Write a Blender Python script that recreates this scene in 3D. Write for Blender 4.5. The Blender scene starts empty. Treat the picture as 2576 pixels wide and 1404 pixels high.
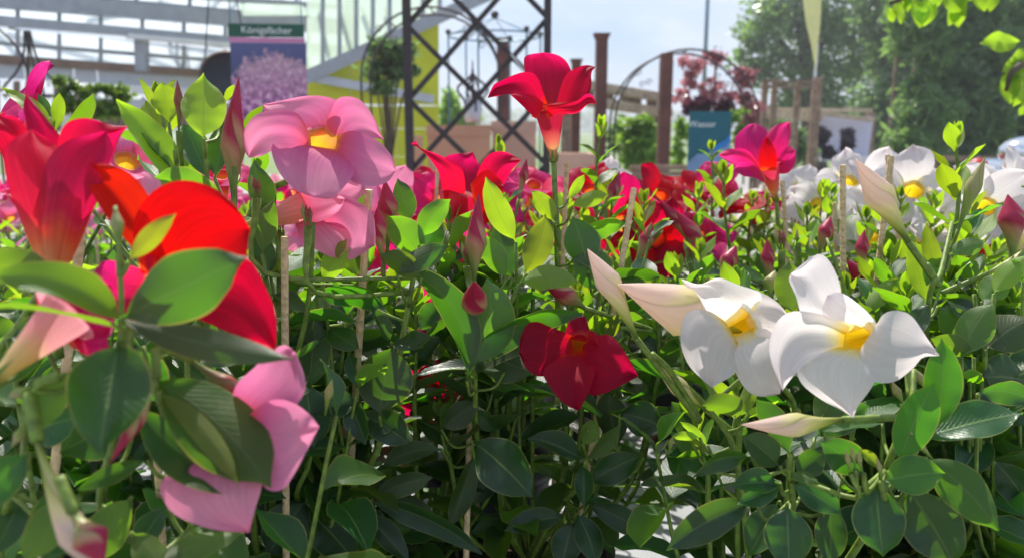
import bpy, math, random
from mathutils import Vector, Matrix, noise
V = Vector
R = math.radians
random.seed(7)
sc = bpy.context.scene
COL = sc.collection

# ---------------------------------------------------------------- camera, sky, sun, exposure
F = 1983.0
PITCH = R(10.77)
CZ = 1.25
cam_d = bpy.data.cameras.new('camera'); cam = bpy.data.objects.new('camera', cam_d); COL.objects.link(cam)
cam.location = (0, 0, CZ); cam.rotation_euler = (R(90) - PITCH, 0, 0)
cam_d.sensor_width = 36; cam_d.lens = 36 * F / 2576
cam_d.clip_start = 0.02; cam_d.clip_end = 3000
cam_d.dof.use_dof = True; cam_d.dof.focus_distance = 0.52; cam_d.dof.aperture_fstop = 9.5
sc.camera = cam
SUN_EL, SUN_AZ = 54, -14            # azimuth measured from +Y towards +X
wd = bpy.data.worlds.new('World'); sc.world = wd; wd.use_nodes = True
wt = wd.node_tree; wt.nodes.clear()
wo = wt.nodes.new('ShaderNodeOutputWorld'); bg = wt.nodes.new('ShaderNodeBackground'); bg.inputs[1].default_value = 0.1
sky = wt.nodes.new('ShaderNodeTexSky'); sky.sky_type = 'NISHITA'; sky.sun_disc = False
sky.sun_elevation = R(SUN_EL); sky.sun_rotation = R(SUN_AZ); sky.air_density = 1.1; sky.dust_density = 1.6
tc = wt.nodes.new('ShaderNodeTexCoord'); mp = wt.nodes.new('ShaderNodeMapping'); mp.inputs['Scale'].default_value = (1.0, 1.0, 2.6)
nz = wt.nodes.new('ShaderNodeTexNoise'); nz.inputs['Scale'].default_value = 2.3; nz.inputs['Detail'].default_value = 7; nz.inputs['Roughness'].default_value = .56
rp = wt.nodes.new('ShaderNodeValToRGB'); rp.color_ramp.elements[0].position = .40; rp.color_ramp.elements[1].position = .60
mx = wt.nodes.new('ShaderNodeMixRGB'); mx.inputs[2].default_value = (5.9, 6.3, 6.9, 1)
mx0 = wt.nodes.new('ShaderNodeMixRGB'); mx0.inputs[0].default_value = .65; mx0.inputs[2].default_value = (2.1, 3.5, 6.5, 1)
L = wt.links.new
L(tc.outputs['Generated'], mp.inputs['Vector']); L(mp.outputs[0], nz.inputs['Vector']); L(nz.outputs['Fac'], rp.inputs[0])
L(sky.outputs[0], mx0.inputs[1]); L(mx0.outputs[0], mx.inputs[1]); L(rp.outputs[0], mx.inputs[0])
L(mx.outputs[0], bg.inputs[0]); L(bg.outputs[0], wo.inputs[0])
sd = bpy.data.lights.new('sun', 'SUN'); sun = bpy.data.objects.new('sun', sd); COL.objects.link(sun)
sd.energy = 4.7; sd.angle = R(0.55); sd.color = (1.0, .95, .86)
sdir = V((math.sin(R(SUN_AZ)) * math.cos(R(SUN_EL)), math.cos(R(SUN_AZ)) * math.cos(R(SUN_EL)), math.sin(R(SUN_EL))))
sun.rotation_euler = sdir.to_track_quat('Z', 'Y').to_euler()
sc.view_settings.view_transform = 'Standard'; sc.view_settings.look = 'None'
sc.view_settings.exposure = 0.58; sc.view_settings.gamma = 1; sc.view_settings.use_curve_mapping = False
sc.render.engine = 'CYCLES'
sc.cycles.max_bounces = 8; sc.cycles.transparent_max_bounces = 12

CM = Matrix.Translation((0, 0, CZ)) @ Matrix.Rotation(R(90) - PITCH, 4, 'X')
CR = CM.to_3x3()
CAMX, CAMY, CAMZ = CR @ V((1, 0, 0)), CR @ V((0, 1, 0)), CR @ V((0, 0, 1))
CAMP = V((0, 0, CZ))
def P(u, v, d):
    return CM @ V(((u - 1288) / F * d, -(v - 702) / F * d, -d))
P0 = P
CMI = CM.inverted()
def depth(p): return -(CMI @ p).z
def pix(p):
    q = CMI @ p; return (q.x / -q.z * F + 1288, -q.y / -q.z * F + 702)
def ray(u, v): return (P(u, v, 1) - CAMP).normalized()

# ---------------------------------------------------------------- materials
class NB:
    def __init__(s, name):
        s.m = bpy.data.materials.new(name); s.m.use_nodes = True; s.t = s.m.node_tree; s.t.nodes.clear()
        s.out = s.n('ShaderNodeOutputMaterial')
    def n(s, typ, ins=None, **at):
        x = s.t.nodes.new(typ)
        for k, v in at.items(): setattr(x, k, v)
        for k, v in (ins or {}).items(): s.set(x.inputs[k], v)
        return x
    def set(s, sock, v):
        if isinstance(v, bpy.types.NodeSocket): s.t.links.new(v, sock)
        elif isinstance(v, bpy.types.Node): s.t.links.new(v.outputs[0], sock)
        else:
            if isinstance(v, (tuple, list)) and len(v) == 3 and sock.type == 'RGBA': v = (*v, 1)
            sock.default_value = v
    def math(s, op, a, b=0.0, c=None):
        x = s.n('ShaderNodeMath', {0: a, 1: b}, operation=op)
        if c is not None: s.set(x.inputs[2], c)
        return x.outputs[0]
    def mix(s, f, a, b, mode='MIX'): return s.n('ShaderNodeMixRGB', {0: f, 1: a, 2: b}, blend_type=mode).outputs[0]
    def ramp(s, f, stops, interp='LINEAR'):
        x = s.n('ShaderNodeValToRGB', {0: f}); cr = x.color_ramp; cr.interpolation = interp
        while len(cr.elements) > 1: cr.elements.remove(cr.elements[-1])
        for i, (p, c) in enumerate(stops):
            e = cr.elements[0] if i == 0 else cr.elements.new(p)
            e.position = p; e.color = (c[0], c[1], c[2], 1) if isinstance(c, (tuple, list)) else (c, c, c, 1)
        return x.outputs[0]
    def noise(s, scale, detail=3, vec=None, rough=.5):
        x = s.n('ShaderNodeTexNoise', {'Scale': scale, 'Detail': detail, 'Roughness': rough})
        if vec is not None: s.set(x.inputs['Vector'], vec)
        return x.outputs['Fac']
    def done(s, sh): s.t.links.new(sh.outputs[0] if isinstance(sh, bpy.types.Node) else sh, s.out.inputs[0]); return s.m

def simple(name, col, rough=.6, metal=0, nscale=30, var=.25, bump=.1, spec=.5, coords='Object'):
    b = NB(name); tcn = b.n('ShaderNodeTexCoord'); f = b.noise(nscale, 5, tcn.outputs[coords])
    c2 = tuple(x * (1 - var) for x in col); c1 = tuple(min(1, x * (1 + var * .6)) for x in col)
    c = b.ramp(f, [(.3, c2), (.7, c1)])
    bp = b.n('ShaderNodeBump', {'Strength': bump, 'Distance': .01, 'Height': f})
    p = b.n('ShaderNodeBsdfPrincipled', {'Base Color': c, 'Roughness': rough, 'Metallic': metal, 'Normal': bp, 'Specular IOR Level': spec})
    return b.done(p)

def leaf_mat(name, top, under, trans, tw=.45, rough=.3):
    b = NB(name); uv = b.n('ShaderNodeUVMap'); sp = b.n('ShaderNodeSeparateXYZ', {0: uv.outputs[0]})
    u, v = sp.outputs[0], sp.outputs[1]
    a = b.math('ABSOLUTE', b.math('SUBTRACT', u, .5))                     # 0 midrib .. .5 edge
    mid = b.ramp(a, [(0.0, 1), (.012, .9), (.03, 0)])
    sv = b.math('SUBTRACT', b.math('MULTIPLY', v, 15), b.math('MULTIPLY', a, 9))
    fr = b.math('ABSOLUTE', b.math('SUBTRACT', b.math('FRACT', sv), .5))
    side = b.ramp(fr, [(0, 1), (.04, .7), (.14, 0)])
    edge = b.ramp(a, [(.465, 0), (.49, 1)])  # rim light painted in: paler margin for the base and translucent colours
    oi = b.n('ShaderNodeObjectInfo').outputs['Random']
    tcn = b.n('ShaderNodeTexCoord'); f = b.noise(60, 4, tcn.outputs['Object']); fine = b.noise(420, 2, tcn.outputs['Object'])
    topc = b.mix(b.math('MULTIPLY', f, .7), top, tuple(x * 1.9 + .004 for x in top))
    topc = b.mix(b.math('MULTIPLY', side, .40), topc, tuple(min(1, x * 2.3 + .01) for x in top))
    topc = b.mix(b.math('MULTIPLY', mid, .8), topc, (.16, .24, .06))
    undc = b.mix(b.math('MULTIPLY', side, .25), under, tuple(x * .75 for x in under))
    undc = b.mix(b.math('MULTIPLY', mid, .6), undc, (.2, .24, .1))
    bf = b.n('ShaderNodeNewGeometry').outputs['Backfacing']
    c = b.mix(bf, topc, undc)
    c = b.mix(b.math('MULTIPLY', edge, .5), c, (.30, .33, .09))
    hv = b.n('ShaderNodeHueSaturation', {'Hue': b.math('MULTIPLY_ADD', oi, .035, .482), 'Saturation': 1, 'Value': b.math('MULTIPLY_ADD', oi, .6, .62), 'Color': c}).outputs[0]
    # brown speck wear
    spk = b.ramp(b.noise(140, 2, tcn.outputs['Object']), [(.73, 0), (.76, 1)])
    hv = b.mix(b.math('MULTIPLY', spk, .5), hv, (.2, .15, .07))
    tcx = b.mix(b.math('MULTIPLY', b.math('MAXIMUM', b.math('MULTIPLY', side, .6), mid), .35), trans, tuple(x * .45 for x in trans))
    tcx = b.mix(b.math('MULTIPLY', edge, .6), tcx, (.75, .55, .10))
    thv = b.n('ShaderNodeHueSaturation', {'Hue': b.math('MULTIPLY_ADD', oi, .03, .485), 'Saturation': 1, 'Value': b.math('MULTIPLY_ADD', oi, .5, .75), 'Color': tcx}).outputs[0]
    h = b.math('ADD', b.math('MULTIPLY', b.math('ADD', side, mid), -.5), b.math('MULTIPLY', fine, .5))
    bp = b.n('ShaderNodeBump', {'Strength': .32, 'Distance': .0007, 'Height': h})
    ro = b.math('MULTIPLY_ADD', bf, .2, rough)
    ro = b.math('ADD', ro, b.math('MULTIPLY', fine, .12))
    p = b.n('ShaderNodeBsdfPrincipled', {'Base Color': hv, 'Roughness': ro, 'Normal': bp, 'Specular IOR Level': .6})
    tr = b.n('ShaderNodeBsdfTranslucent', {'Color': thv})
    return b.done(b.n('ShaderNodeMixShader', {0: tw, 1: p, 2: tr}))

def petal_mat(name, stops, tstops, tw=.5, rough=.5, vein=.25):
    b = NB(name); uv = b.n('ShaderNodeUVMap'); sp = b.n('ShaderNodeSeparateXYZ', {0: uv.outputs[0]})
    u, v = sp.outputs[0], sp.outputs[1]
    oi = b.n('ShaderNodeObjectInfo').outputs['Random']
    vec = b.n('ShaderNodeCombineXYZ', {0: b.math('MULTIPLY', u, 22), 1: b.math('MULTIPLY', v, 1.6), 2: b.math('MULTIPLY', oi, 50)})
    st = b.noise(1.0, 4, vec.outputs[0], .6)
    vec2 = b.n('ShaderNodeCombineXYZ', {0: b.math('MULTIPLY', u, 3), 1: b.math('MULTIPLY', v, 3), 2: b.math('MULTIPLY', oi, 90)})
    wob = b.noise(1.0, 3, vec2.outputs[0])
    vv = b.math('ADD', v, b.math('MULTIPLY', b.math('SUBTRACT', wob, .5), .22))
    c = b.ramp(vv, stops); t = b.ramp(vv, tstops)
    k = b.ramp(st, [(.35, 1 - vein), (.65, 1)])
    c = b.mix(1.0, c, k, 'MULTIPLY')
    t = b.mix(.7, t, k, 'MULTIPLY')
    hv = b.n('ShaderNodeHueSaturation', {'Hue': b.math('MULTIPLY_ADD', oi, .016, .492), 'Value': b.math('MULTIPLY_ADD', oi, .25, .85), 'Color': c}).outputs[0]
    tv = b.n('ShaderNodeHueSaturation', {'Hue': b.math('MULTIPLY_ADD', oi, .016, .492), 'Value': b.math('MULTIPLY_ADD', oi, .25, .85), 'Color': t}).outputs[0]
    bp = b.n('ShaderNodeBump', {'Strength': .45, 'Distance': .0007, 'Height': b.math('ADD', st, b.math('MULTIPLY', wob, .8))})
    p = b.n('ShaderNodeBsdfPrincipled', {'Base Color': hv, 'Roughness': rough + .12, 'Normal': bp, 'Specular IOR Level': .22})
    tr = b.n('ShaderNodeBsdfTranslucent', {'Color': tv})
    return b.done(b.n('ShaderNodeMixShader', {0: tw, 1: p, 2: tr}))

M = {}
M['leaf_d'] = leaf_mat('leaf_dark', (.011, .036, .015), (.060, .085, .036), (.13, .40, .008), .36, .27)
M['leaf_m'] = leaf_mat('leaf_mid', (.018, .058, .014), (.085, .12, .045), (.27, .57, .010), .46, .31)
M['leaf_y'] = leaf_mat('leaf_young', (.08, .16, .015), (.17, .24, .05), (.44, .66, .012), .55, .36)
M['leaf_g'] = leaf_mat('leaf_bright', (.018, .085, .010), (.045, .13, .018), (.16, .50, .008), .44, .30)
M['leaf_p'] = leaf_mat('leaf_purple', (.022, .012, .018), (.10, .07, .085), (.10, .02, .04), .15, .3)
RED = (.55, .003, .055); 
M['red'] = petal_mat('petal_red', [(0, (.80, .10, .05)), (.07, (.66, .01, .045)), (.5, RED), (1, (.50, .004, .07))],
                     [(0, (1, .12, .03)), (.08, (.92, .006, .05)), (.6, (.92, .004, .10)), (1, (.92, .01, .16))], .62, .42)
M['dred'] = petal_mat('petal_deep_red', [(0, (.80, .06, .01)), (.1, (.55, .003, .025)), (.5, (.46, .002, .025)), (1, (.40, .002, .03))],
                      [(0, (1, .08, .0)), (.1, (.85, .004, .02)), (1, (.80, .0, .06))], .52, .45)
M['rose'] = petal_mat('petal_rose', [(0, (.9, .30, .08)), (.08, (.82, .03, .13)), (.5, (.78, .015, .20)), (1, (.80, .05, .28))],
                      [(0, (1, .35, .05)), (.09, (1, .02, .10)), (.5, (1, .015, .24)), (1, (1, .06, .36))], .60, .42)
M['scarlet'] = petal_mat('petal_scarlet', [(0, (.80, .05, .01)), (.1, (.66, .003, .022)), (1, (.60, .003, .028))], [(0, (1, .06, .01)), (.1, (.95, .002, .022)), (1, (.95, .002, .034))], .56, .5)
M['flame'] = petal_mat('petal_flame', [(0, (.95, .50, .20)), (.14, (.90, .22, .08)), (.34, (.75, .02, .08)), (.7, (.62, .004, .06)), (1, (.6, .004, .07))], [(0, (1, .42, .08)), (.16, (1, .16, .04)), (.36, (.95, .01, .08)), (1, (.95, .01, .12))], .5, .42)
M['pink'] = petal_mat('petal_pink', [(0, (.9, .50, .06)), (.07, (.88, .16, .22)), (.3, (.84, .18, .42)), (.6, (.88, .34, .50)), (1, (.86, .27, .45))],
                      [(0, (1, .55, .05)), (.08, (1, .12, .2)), (.35, (1, .24, .48)), (1, (1, .36, .58))], .45, .5, .12)
M['white'] = petal_mat('petal_white', [(0, (.92, .62, .03)), (.08, (.90, .80, .45)), (.16, (.82, .77, .73)), (.6, (.82, .76, .77)), (1, (.85, .75, .77))],
                       [(0, (1, .70, .03)), (.09, (1, .9, .5)), (.2, (.95, .90, .86)), (1, (1, .89, .91))], .50, .5, .10)
def tube_mat(name, base, midc, top, inner, tw=.5):
    b = NB(name); uv = b.n('ShaderNodeUVMap'); sp = b.n('ShaderNodeSeparateXYZ', {0: uv.outputs[0]})
    vec = b.n('ShaderNodeCombineXYZ', {0: b.math('MULTIPLY', sp.outputs[0], 30), 1: b.math('MULTIPLY', sp.outputs[1], 1.5)})
    st = b.noise(1, 3, vec.outputs[0]); vv = b.math('ADD', sp.outputs[1], b.math('MULTIPLY', b.math('SUBTRACT', st, .5), .2))
    c = b.ramp(vv, [(0, (.20, .26, .05)), (.12, base), (.31, midc), (.5, top)])
    i = b.ramp(vv, [(.32, inner[0]), (.62, inner[1]), (.76, inner[2]), (.90, inner[3])])
    bf = b.n('ShaderNodeNewGeometry').outputs['Backfacing']
    cc = b.mix(bf, c, i)
    cc = b.mix(1, cc, b.ramp(st, [(.3, .82), (.6, 1)]), 'MULTIPLY')
    bp = b.n('ShaderNodeBump', {'Strength': .4, 'Distance': .0006, 'Height': st})
    p = b.n('ShaderNodeBsdfPrincipled', {'Base Color': cc, 'Roughness': .45, 'Normal': bp})
    tr = b.n('ShaderNodeBsdfTranslucent', {'Color': cc})
    return b.done(b.n('ShaderNodeMixShader', {0: tw, 1: p, 2: tr}))
M['tube_red'] = tube_mat('tube_red', (.75, .48, .18), (.85, .20, .14), (.62, .008, .06), ((.9, .45, .05), (1, .22, .02), (.9, .03, .02), (.62, .006, .05)))
M['tube_dred'] = tube_mat('tube_deep_red', (.6, .35, .12), (.8, .10, .05), (.55, .01, .03), ((.9, .30, .02), (1, .10, .01), (.85, .02, .01), (.5, .003, .025)))
M['tube_rose'] = tube_mat('tube_rose', (.85, .45, .15), (.95, .22, .10), (.85, .05, .14), ((.95, .5, .05), (1, .3, .03), (.95, .06, .08), (.80, .02, .16)))
M['tube_pink'] = tube_mat('tube_pink', (.72, .62, .30), (.80, .60, .35), (.86, .38, .45), ((.95, .70, .05), (.98, .55, .03), (.95, .42, .10), (.86, .18, .34)))
M['tube_white'] = tube_mat('tube_white', (.66, .68, .36), (.86, .80, .58), (.90, .84, .76), ((.95, .66, .02), (1, .68, .01), (.95, .72, .12), (.86, .82, .74)))
def bud_mat(name, base, midc, tip, tw=.3):
    b = NB(name); uv = b.n('ShaderNodeUVMap'); sp = b.n('ShaderNodeSeparateXYZ', {0: uv.outputs[0]})
    tw_ = b.math('ADD', b.math('MULTIPLY', sp.outputs[0], 2), b.math('MULTIPLY', sp.outputs[1], 1.1))
    fr = b.math('FRACT', tw_); ln = b.ramp(fr, [(0, .78), (.05, 1), (.96, 1), (1, .78)])
    vec = b.n('ShaderNodeCombineXYZ', {0: b.math('MULTIPLY', tw_, 3), 1: sp.outputs[1]})
    st = b.noise(1.6, 3, vec.outputs[0]); vv = b.math('ADD', sp.outputs[1], b.math('MULTIPLY', b.math('SUBTRACT', fr, .5), .28))
    c = b.ramp(vv, [(0, (.16, .24, .04)), (.18, base), (.48, midc), (.62, tip), (1, tip)])
    c = b.mix(1, c, ln, 'MULTIPLY'); c = b.mix(1, c, b.ramp(st, [(.3, .84), (.65, 1)]), 'MULTIPLY')
    bp = b.n('ShaderNodeBump', {'Strength': .6, 'Distance': .0008, 'Height': b.math('ADD', ln, st)})
    p = b.n('ShaderNodeBsdfPrincipled', {'Base Color': c, 'Roughness': .42, 'Normal': bp})
    tr = b.n('ShaderNodeBsdfTranslucent', {'Color': c})
    return b.done(b.n('ShaderNodeMixShader', {0: tw, 1: p, 2: tr}))
M['bud_red'] = bud_mat('bud_red', (.36, .42, .12), (.62, .34, .20), (.50, .025, .09), .35)
M['bud_white'] = bud_mat('bud_white', (.56, .60, .16), (.90, .82, .46), (.92, .72, .62), .52)
M['bud_green'] = bud_mat('bud_green', (.26, .38, .05), (.38, .46, .10), (.46, .42, .18))
M['bud_brown'] = bud_mat('bud_brown', (.20, .24, .06), (.34, .20, .10), (.38, .10, .07))
M['stem'] = simple('stem_green', (.16, .24, .03), .55, nscale=200, var=.45)
M['stemb'] = simple('stem_brown', (.20, .15, .07), .6, nscale=300, var=.5)
M['stake'] = simple('stake_wood', (.80, .56, .32), .7, nscale=240, var=.3, bump=.5)
M['pot'] = simple('pot_plastic', (.018, .018, .024), .38, nscale=80, var=.3)
M['soil'] = simple('soil', (.065, .038, .022), .95, nscale=160, var=.8, bump=1)
M['plank'] = simple('table_plastic', (.33, .34, .37), .45, nscale=14, var=.14, bump=.15)
M['steel'] = simple('galvanised_steel', (.36, .38, .42), .5, .35, 8, .15)
M['alu'] = simple('aluminium', (.50, .53, .60), .4, .3, 6, .1)
M['whitep'] = simple('white_metal', (.72, .72, .74), .4, 0, 5, .1)
M['iron'] = simple('dark_iron', (.055, .042, .045), .55, .3, 60, .4, .3)
M['rust'] = simple('rust_brown_steel', (.13, .045, .035), .75, 0, 9, .35, .3)
M['wood'] = simple('weathered_wood', (.27, .19, .13), .85, 0, 16, .4, .5)
M['palew'] = simple('pale_wood', (.50, .40, .27), .8, 0, 16, .3, .5)
M['brownw'] = simple('brown_panel', (.20, .125, .09), .7, 0, 6, .25)
M['terra'] = simple('terracotta', (.58, .30, .19), .85, 0, 5, .18, .2)
M['terra2'] = simple('terracotta_pale', (.62, .38, .28), .85, 0, 5, .2, .2)
M['lime'] = simple('lime_cladding', (.60, .63, .010), .55, 0, 3, .10)
M['bark'] = simple('bark', (.10, .075, .05), .95, 0, 14, .5, .8)
M['black'] = simple('black_plastic', (.012, .012, .018), .4)
M['brownr'] = simple('brown_woven', (.10, .06, .04), .6, nscale=60, var=.5, bump=.6)
M['white'+'tag'] = simple('white_label', (.78, .76, .74), .5, 0, 20, .06)
M['ink'] = simple('black_ink', (.02, .02, .02), .6)
M['wtext'] = simple('white_print', (.82, .84, .84), .5, 0, 20, .05)
M['green_print'] = simple('green_print', (.01, .09, .055), .5, 0, 20, .1)
M['pink_print'] = simple('pink_print', (.62, .22, .42), .5, 0, 20, .1)
M['teal'] = simple('teal_print', (.012, .12, .16), .45, 0, 10, .1)
M['blue'] = simple('blue_print', (.02, .22, .60), .45, 0, 10, .1)
M['pblue'] = simple('pale_blue_print', (.20, .32, .52), .45, 0, 8, .25)
M['mirror'] = simple('polished_steel', (.75, .78, .80), .1, 1, 4, .05, 0)
M['sunshade'] = simple('lilac_panel', (.55, .55, .68), .7, 0, 3, .15)
M['pole'] = simple('pole_teal', (.10, .20, .24), .4, .4, 5, .1)
M['yfab'] = simple('yellow_fabric', (.80, .76, .30), .7, 0, 4, .1)
M['orange'] = simple('orange_plastic', (.75, .25, .05), .5)
M['redp'] = simple('red_plastic', (.65, .04, .03), .4)
def thin_leaf(name, c, t, tw=.45):
    b = NB(name); g = b.n('ShaderNodeNewGeometry'); f = b.noise(.9, 3, g.outputs['Position']); f2 = b.noise(14, 2, g.outputs['Position'])
    k = b.math('MULTIPLY_ADD', f2, .9, b.math('MULTIPLY', f, .7))
    cc = b.ramp(k, [(.5, tuple(x * .55 for x in c)), (1.1, tuple(x * 1.5 for x in c))]); tt = b.ramp(k, [(.5, tuple(x * .6 for x in t)), (1.1, t)])
    p = b.n('ShaderNodeBsdfPrincipled', {'Base Color': cc, 'Roughness': .28}); tr = b.n('ShaderNodeBsdfTranslucent', {'Color': tt})
    return b.done(b.n('ShaderNodeMixShader', {0: tw, 1: p, 2: tr}))
M['tree'] = thin_leaf('tree_foliage', (.065, .135, .045), (.36, .60, .13))
M['tree2'] = thin_leaf('hedge_foliage', (.065, .12, .05), (.30, .50, .14))
M['maple'] = thin_leaf('maple_foliage', (.24, .08, .09), (.75, .32, .36), .5)
M['mapled'] = thin_leaf('dark_purple_foliage', (.05, .018, .035), (.2, .03, .08), .3)
M['shrub'] = thin_leaf('bright_shrub', (.12, .25, .03), (.45, .75, .08), .5)
M['ivy'] = thin_leaf('ivy_foliage', (.05, .12, .02), (.35, .55, .04), .4)
M['darkshrub'] = thin_leaf('dark_shrub', (.07, .055, .08), (.08, .06, .08), .3)
M['bleaf'] = thin_leaf('branch_leaf', (.14, .28, .02), (.50, .80, .03), .6)
def glass_mat(name, col, tr):
    b = NB(name); tcn = b.n('ShaderNodeTexCoord'); f = b.noise(1.5, 4, tcn.outputs['Object'])
    c = b.ramp(f, [(.3, tuple(x * .9 for x in col)), (.7, col)])
    t1 = b.n('ShaderNodeBsdfTranslucent', {'Color': c}); t2 = b.n('ShaderNodeBsdfTransparent', {'Color': (.9, .95, .97)})
    gl = b.n('ShaderNodeBsdfGlossy', {'Color': (1, 1, 1), 'Roughness': .12})
    m1 = b.n('ShaderNodeMixShader', {0: tr, 1: t1, 2: t2})
    return b.done(b.n('ShaderNodeMixShader', {0: .05, 1: m1, 2: gl}))
M['glass'] = glass_mat('roof_glass', (.86, .90, .95), .42)
M['gglass'] = glass_mat('green_tinted_glass', (.66, .76, .62), .5)

# ---------------------------------------------------------------- object helpers
def link(o, parent=None, mw=None):
    COL.objects.link(o)
    if mw is not None and parent is None: o.matrix_world = mw
    if parent is not None:
        o.parent = parent
        if mw is not None: o.matrix_local = WM[parent].inverted() @ mw
    WM[o] = mw if mw is not None else (WM[parent] if parent is not None else Matrix())
    return o
WM = {}
def thing(name, label, cat, loc=(0, 0, 0), rz=0, group=None):
    o = bpy.data.objects.new(name, None); o.empty_display_size = .05
    link(o, None, Matrix.Translation(loc) @ Matrix.Rotation(rz, 4, 'Z'))
    o['label'] = label; o['category'] = cat
    if group: o['group'] = group
    return o
def tag(o, label, cat, group=None):
    o['label'] = label; o['category'] = cat
    if group: o['group'] = group
    return o
def mesh(name, vs, fs, m, uvs=None, smooth=True):
    me = bpy.data.meshes.new(name); me.from_pydata([tuple(v) for v in vs], [], fs); me.materials.append(m)
    if smooth: me.polygons.foreach_set('use_smooth', [True] * len(fs))
    if uvs:
        ul = me.uv_layers.new(name='UVMap'); idx = [0] * len(me.loops); me.loops.foreach_get('vertex_index', idx)
        flat = []
        for i in idx: flat += list(uvs[i])
        ul.data.foreach_set('uv', flat)
    return me
def obj(name, me, parent=None, mw=None):
    return link(bpy.data.objects.new(name, me), parent, mw if mw is not None else Matrix())
class MB:                                  # mesh collector in world space
    def __init__(s): s.v = []; s.f = []; s.uv = []
    def add(s, v, f, uv=None):
        o = len(s.v); s.v += [V(x) for x in v]; s.f += [tuple(i + o for i in q) for q in f]
        s.uv += (uv if uv else [(0, 0)] * len(v)); return s
    def beam(s, a, b, w, h=None, up=V((0, 0, 1))):
        h = h or w; a, b = V(a), V(b); t = (b - a).normalized()
        if abs(t.dot(up)) > .99: up = V((0, 1, 0))
        x = t.cross(up).normalized(); y = x.cross(t)
        vs = [p + x * i * w / 2 + y * j * h / 2 for p in (a, b) for i, j in ((-1, -1), (1, -1), (1, 1), (-1, 1))]
        return s.add(vs, [(0, 1, 2, 3)[::-1], (4, 5, 6, 7), (0, 1, 5, 4), (1, 2, 6, 5), (2, 3, 7, 6), (3, 0, 4, 7)])
    def box(s, c, sz, rz=0):
        c = V(c); q = Matrix.Rotation(rz, 3, 'Z')
        vs = [c + q @ V((i * sz[0] / 2, j * sz[1] / 2, k * sz[2] / 2)) for k in (-1, 1) for i, j in ((-1, -1), (1, -1), (1, 1), (-1, 1))]
        return s.add(vs, [(3, 2, 1, 0), (4, 5, 6, 7), (0, 1, 5, 4), (1, 2, 6, 5), (2, 3, 7, 6), (3, 0, 4, 7)])
    def tube(s, pts, rad, n=8, cap=True):
        pts = [V(p) for p in pts]; m = len(pts)
        if not isinstance(rad, (list, tuple)): rad = [rad] * m
        t0 = (pts[1] - pts[0]).normalized(); x = t0.orthogonal().normalized(); vs = []; uv = []; fs = []
        for i, p in enumerate(pts):
            t = (pts[min(i + 1, m - 1)] - pts[max(i - 1, 0)]).normalized()
            x = (x - t * x.dot(t)).normalized(); y = t.cross(x)
            for k in range(n + 1):
                a = 2 * math.pi * k / n; vs.append(p + (x * math.cos(a) + y * math.sin(a)) * rad[i]); uv.append((k / n, i / (m - 1)))
        for i in range(m - 1):
            for k in range(n):
                a = i * (n + 1) + k; fs.append((a, a + 1, a + n + 2, a + n + 1))
        if cap: fs.append(tuple(range(n - 1, -1, -1))); fs.append(tuple((m - 1) * (n + 1) + k for k in range(n)))
        return s.add(vs, fs, uv)
    def build(s, name, m, parent=None, origin=None, smooth=False):
        if origin is None:
            origin = WM[parent].translation.copy() if parent is not None else (sum(s.v, V()) / max(1, len(s.v)))
        mw = Matrix.Translation(origin)
        return obj(name, mesh(name, [v - origin for v in s.v], s.f, m, s.uv, smooth), parent, mw)
def spline(pts, k=5):
    pts = [V(p) for p in pts]
    if len(pts) < 3: return [pts[0].lerp(pts[1], i / k) for i in range(k + 1)]
    q = [pts[0] * 2 - pts[1]] + pts + [pts[-1] * 2 - pts[-2]]; out = []
    for i in range(1, len(q) - 2):
        a, b, c, d = q[i - 1:i + 3]
        for j in range(k):
            t = j / k; out.append(.5 * ((2 * b) + (c - a) * t + (2 * a - 5 * b + 4 * c - d) * t * t + (3 * b - a - 3 * c + d) * t ** 3))
    return out + [pts[-1]]
def bez(a, b, c, t): return a * (1 - t) ** 2 + b * 2 * t * (1 - t) + c * t * t

def strip(c0, c1, c2, nh, wf, rows, cols, off, skew=0.0, twist=0.0, tipext=0.0):
    """a leaf or petal surface: centreline bezier, width function, normal offset function"""
    vs, uv, fs = [], [], []
    for i in range(rows + 1):
        s = i / rows; c = bez(c0, c1, c2, s)
        t = (bez(c0, c1, c2, min(1, s + .03)) - bez(c0, c1, c2, max(0, s - .03))).normalized()
        sd_ = t.cross(nh).normalized(); n = sd_.cross(t).normalized()
        if twist:
            q = Matrix.Rotation(twist * s, 3, t); sd_ = q @ sd_; n = q @ n
        w = wf(s)
        for j in range(cols + 1):
            k = j / cols * 2 - 1
            vs.append(c + sd_ * (w * k + skew * s * s) + n * off(s, k, w)); uv.append((j / cols, s))
    for i in range(rows):
        for j in range(cols):
            a = i * (cols + 1) + j; fs.append((a, a + 1, a + cols + 2, a + cols + 1))
    return vs, fs, uv
def leaf_w(W, Lg, pet=.07):
    def f(s):
        if s < pet: return Lg * .014
        q = (s - pet) / (1 - pet)
        b_ = math.sin(math.pi * min(q, .84) ** .9) ** .75
        if q > .84: b_ *= ((1 - q) / .16) ** 1.35 * .92 + .08 * (1 - q) / .16
        return max(Lg * .003, W / 2 * b_ + Lg * .010 * (1 - q))
    return f
def leaf_geo(c0, c1, c2, nh, W, rows=14, cols=8, fold=.25, wave=.05, twist=0, seed=0):
    Lg = (c2 - c0).length; rnd = random.Random(seed); a1, a2 = rnd.random() * 6, rnd.random() * 6
    def off(s, k, w):
        return fold * w * abs(k) ** 1.4 - fold * w * .25 + wave * W * k * k * math.sin(s * 9 + a1 + (2 if k > 0 else 0)) + .012 * W * math.sin(s * 30 + a2) * abs(k)
    return strip(c0, c1, c2, nh, leaf_w(W, Lg), rows, cols, off, 0, twist)
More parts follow.
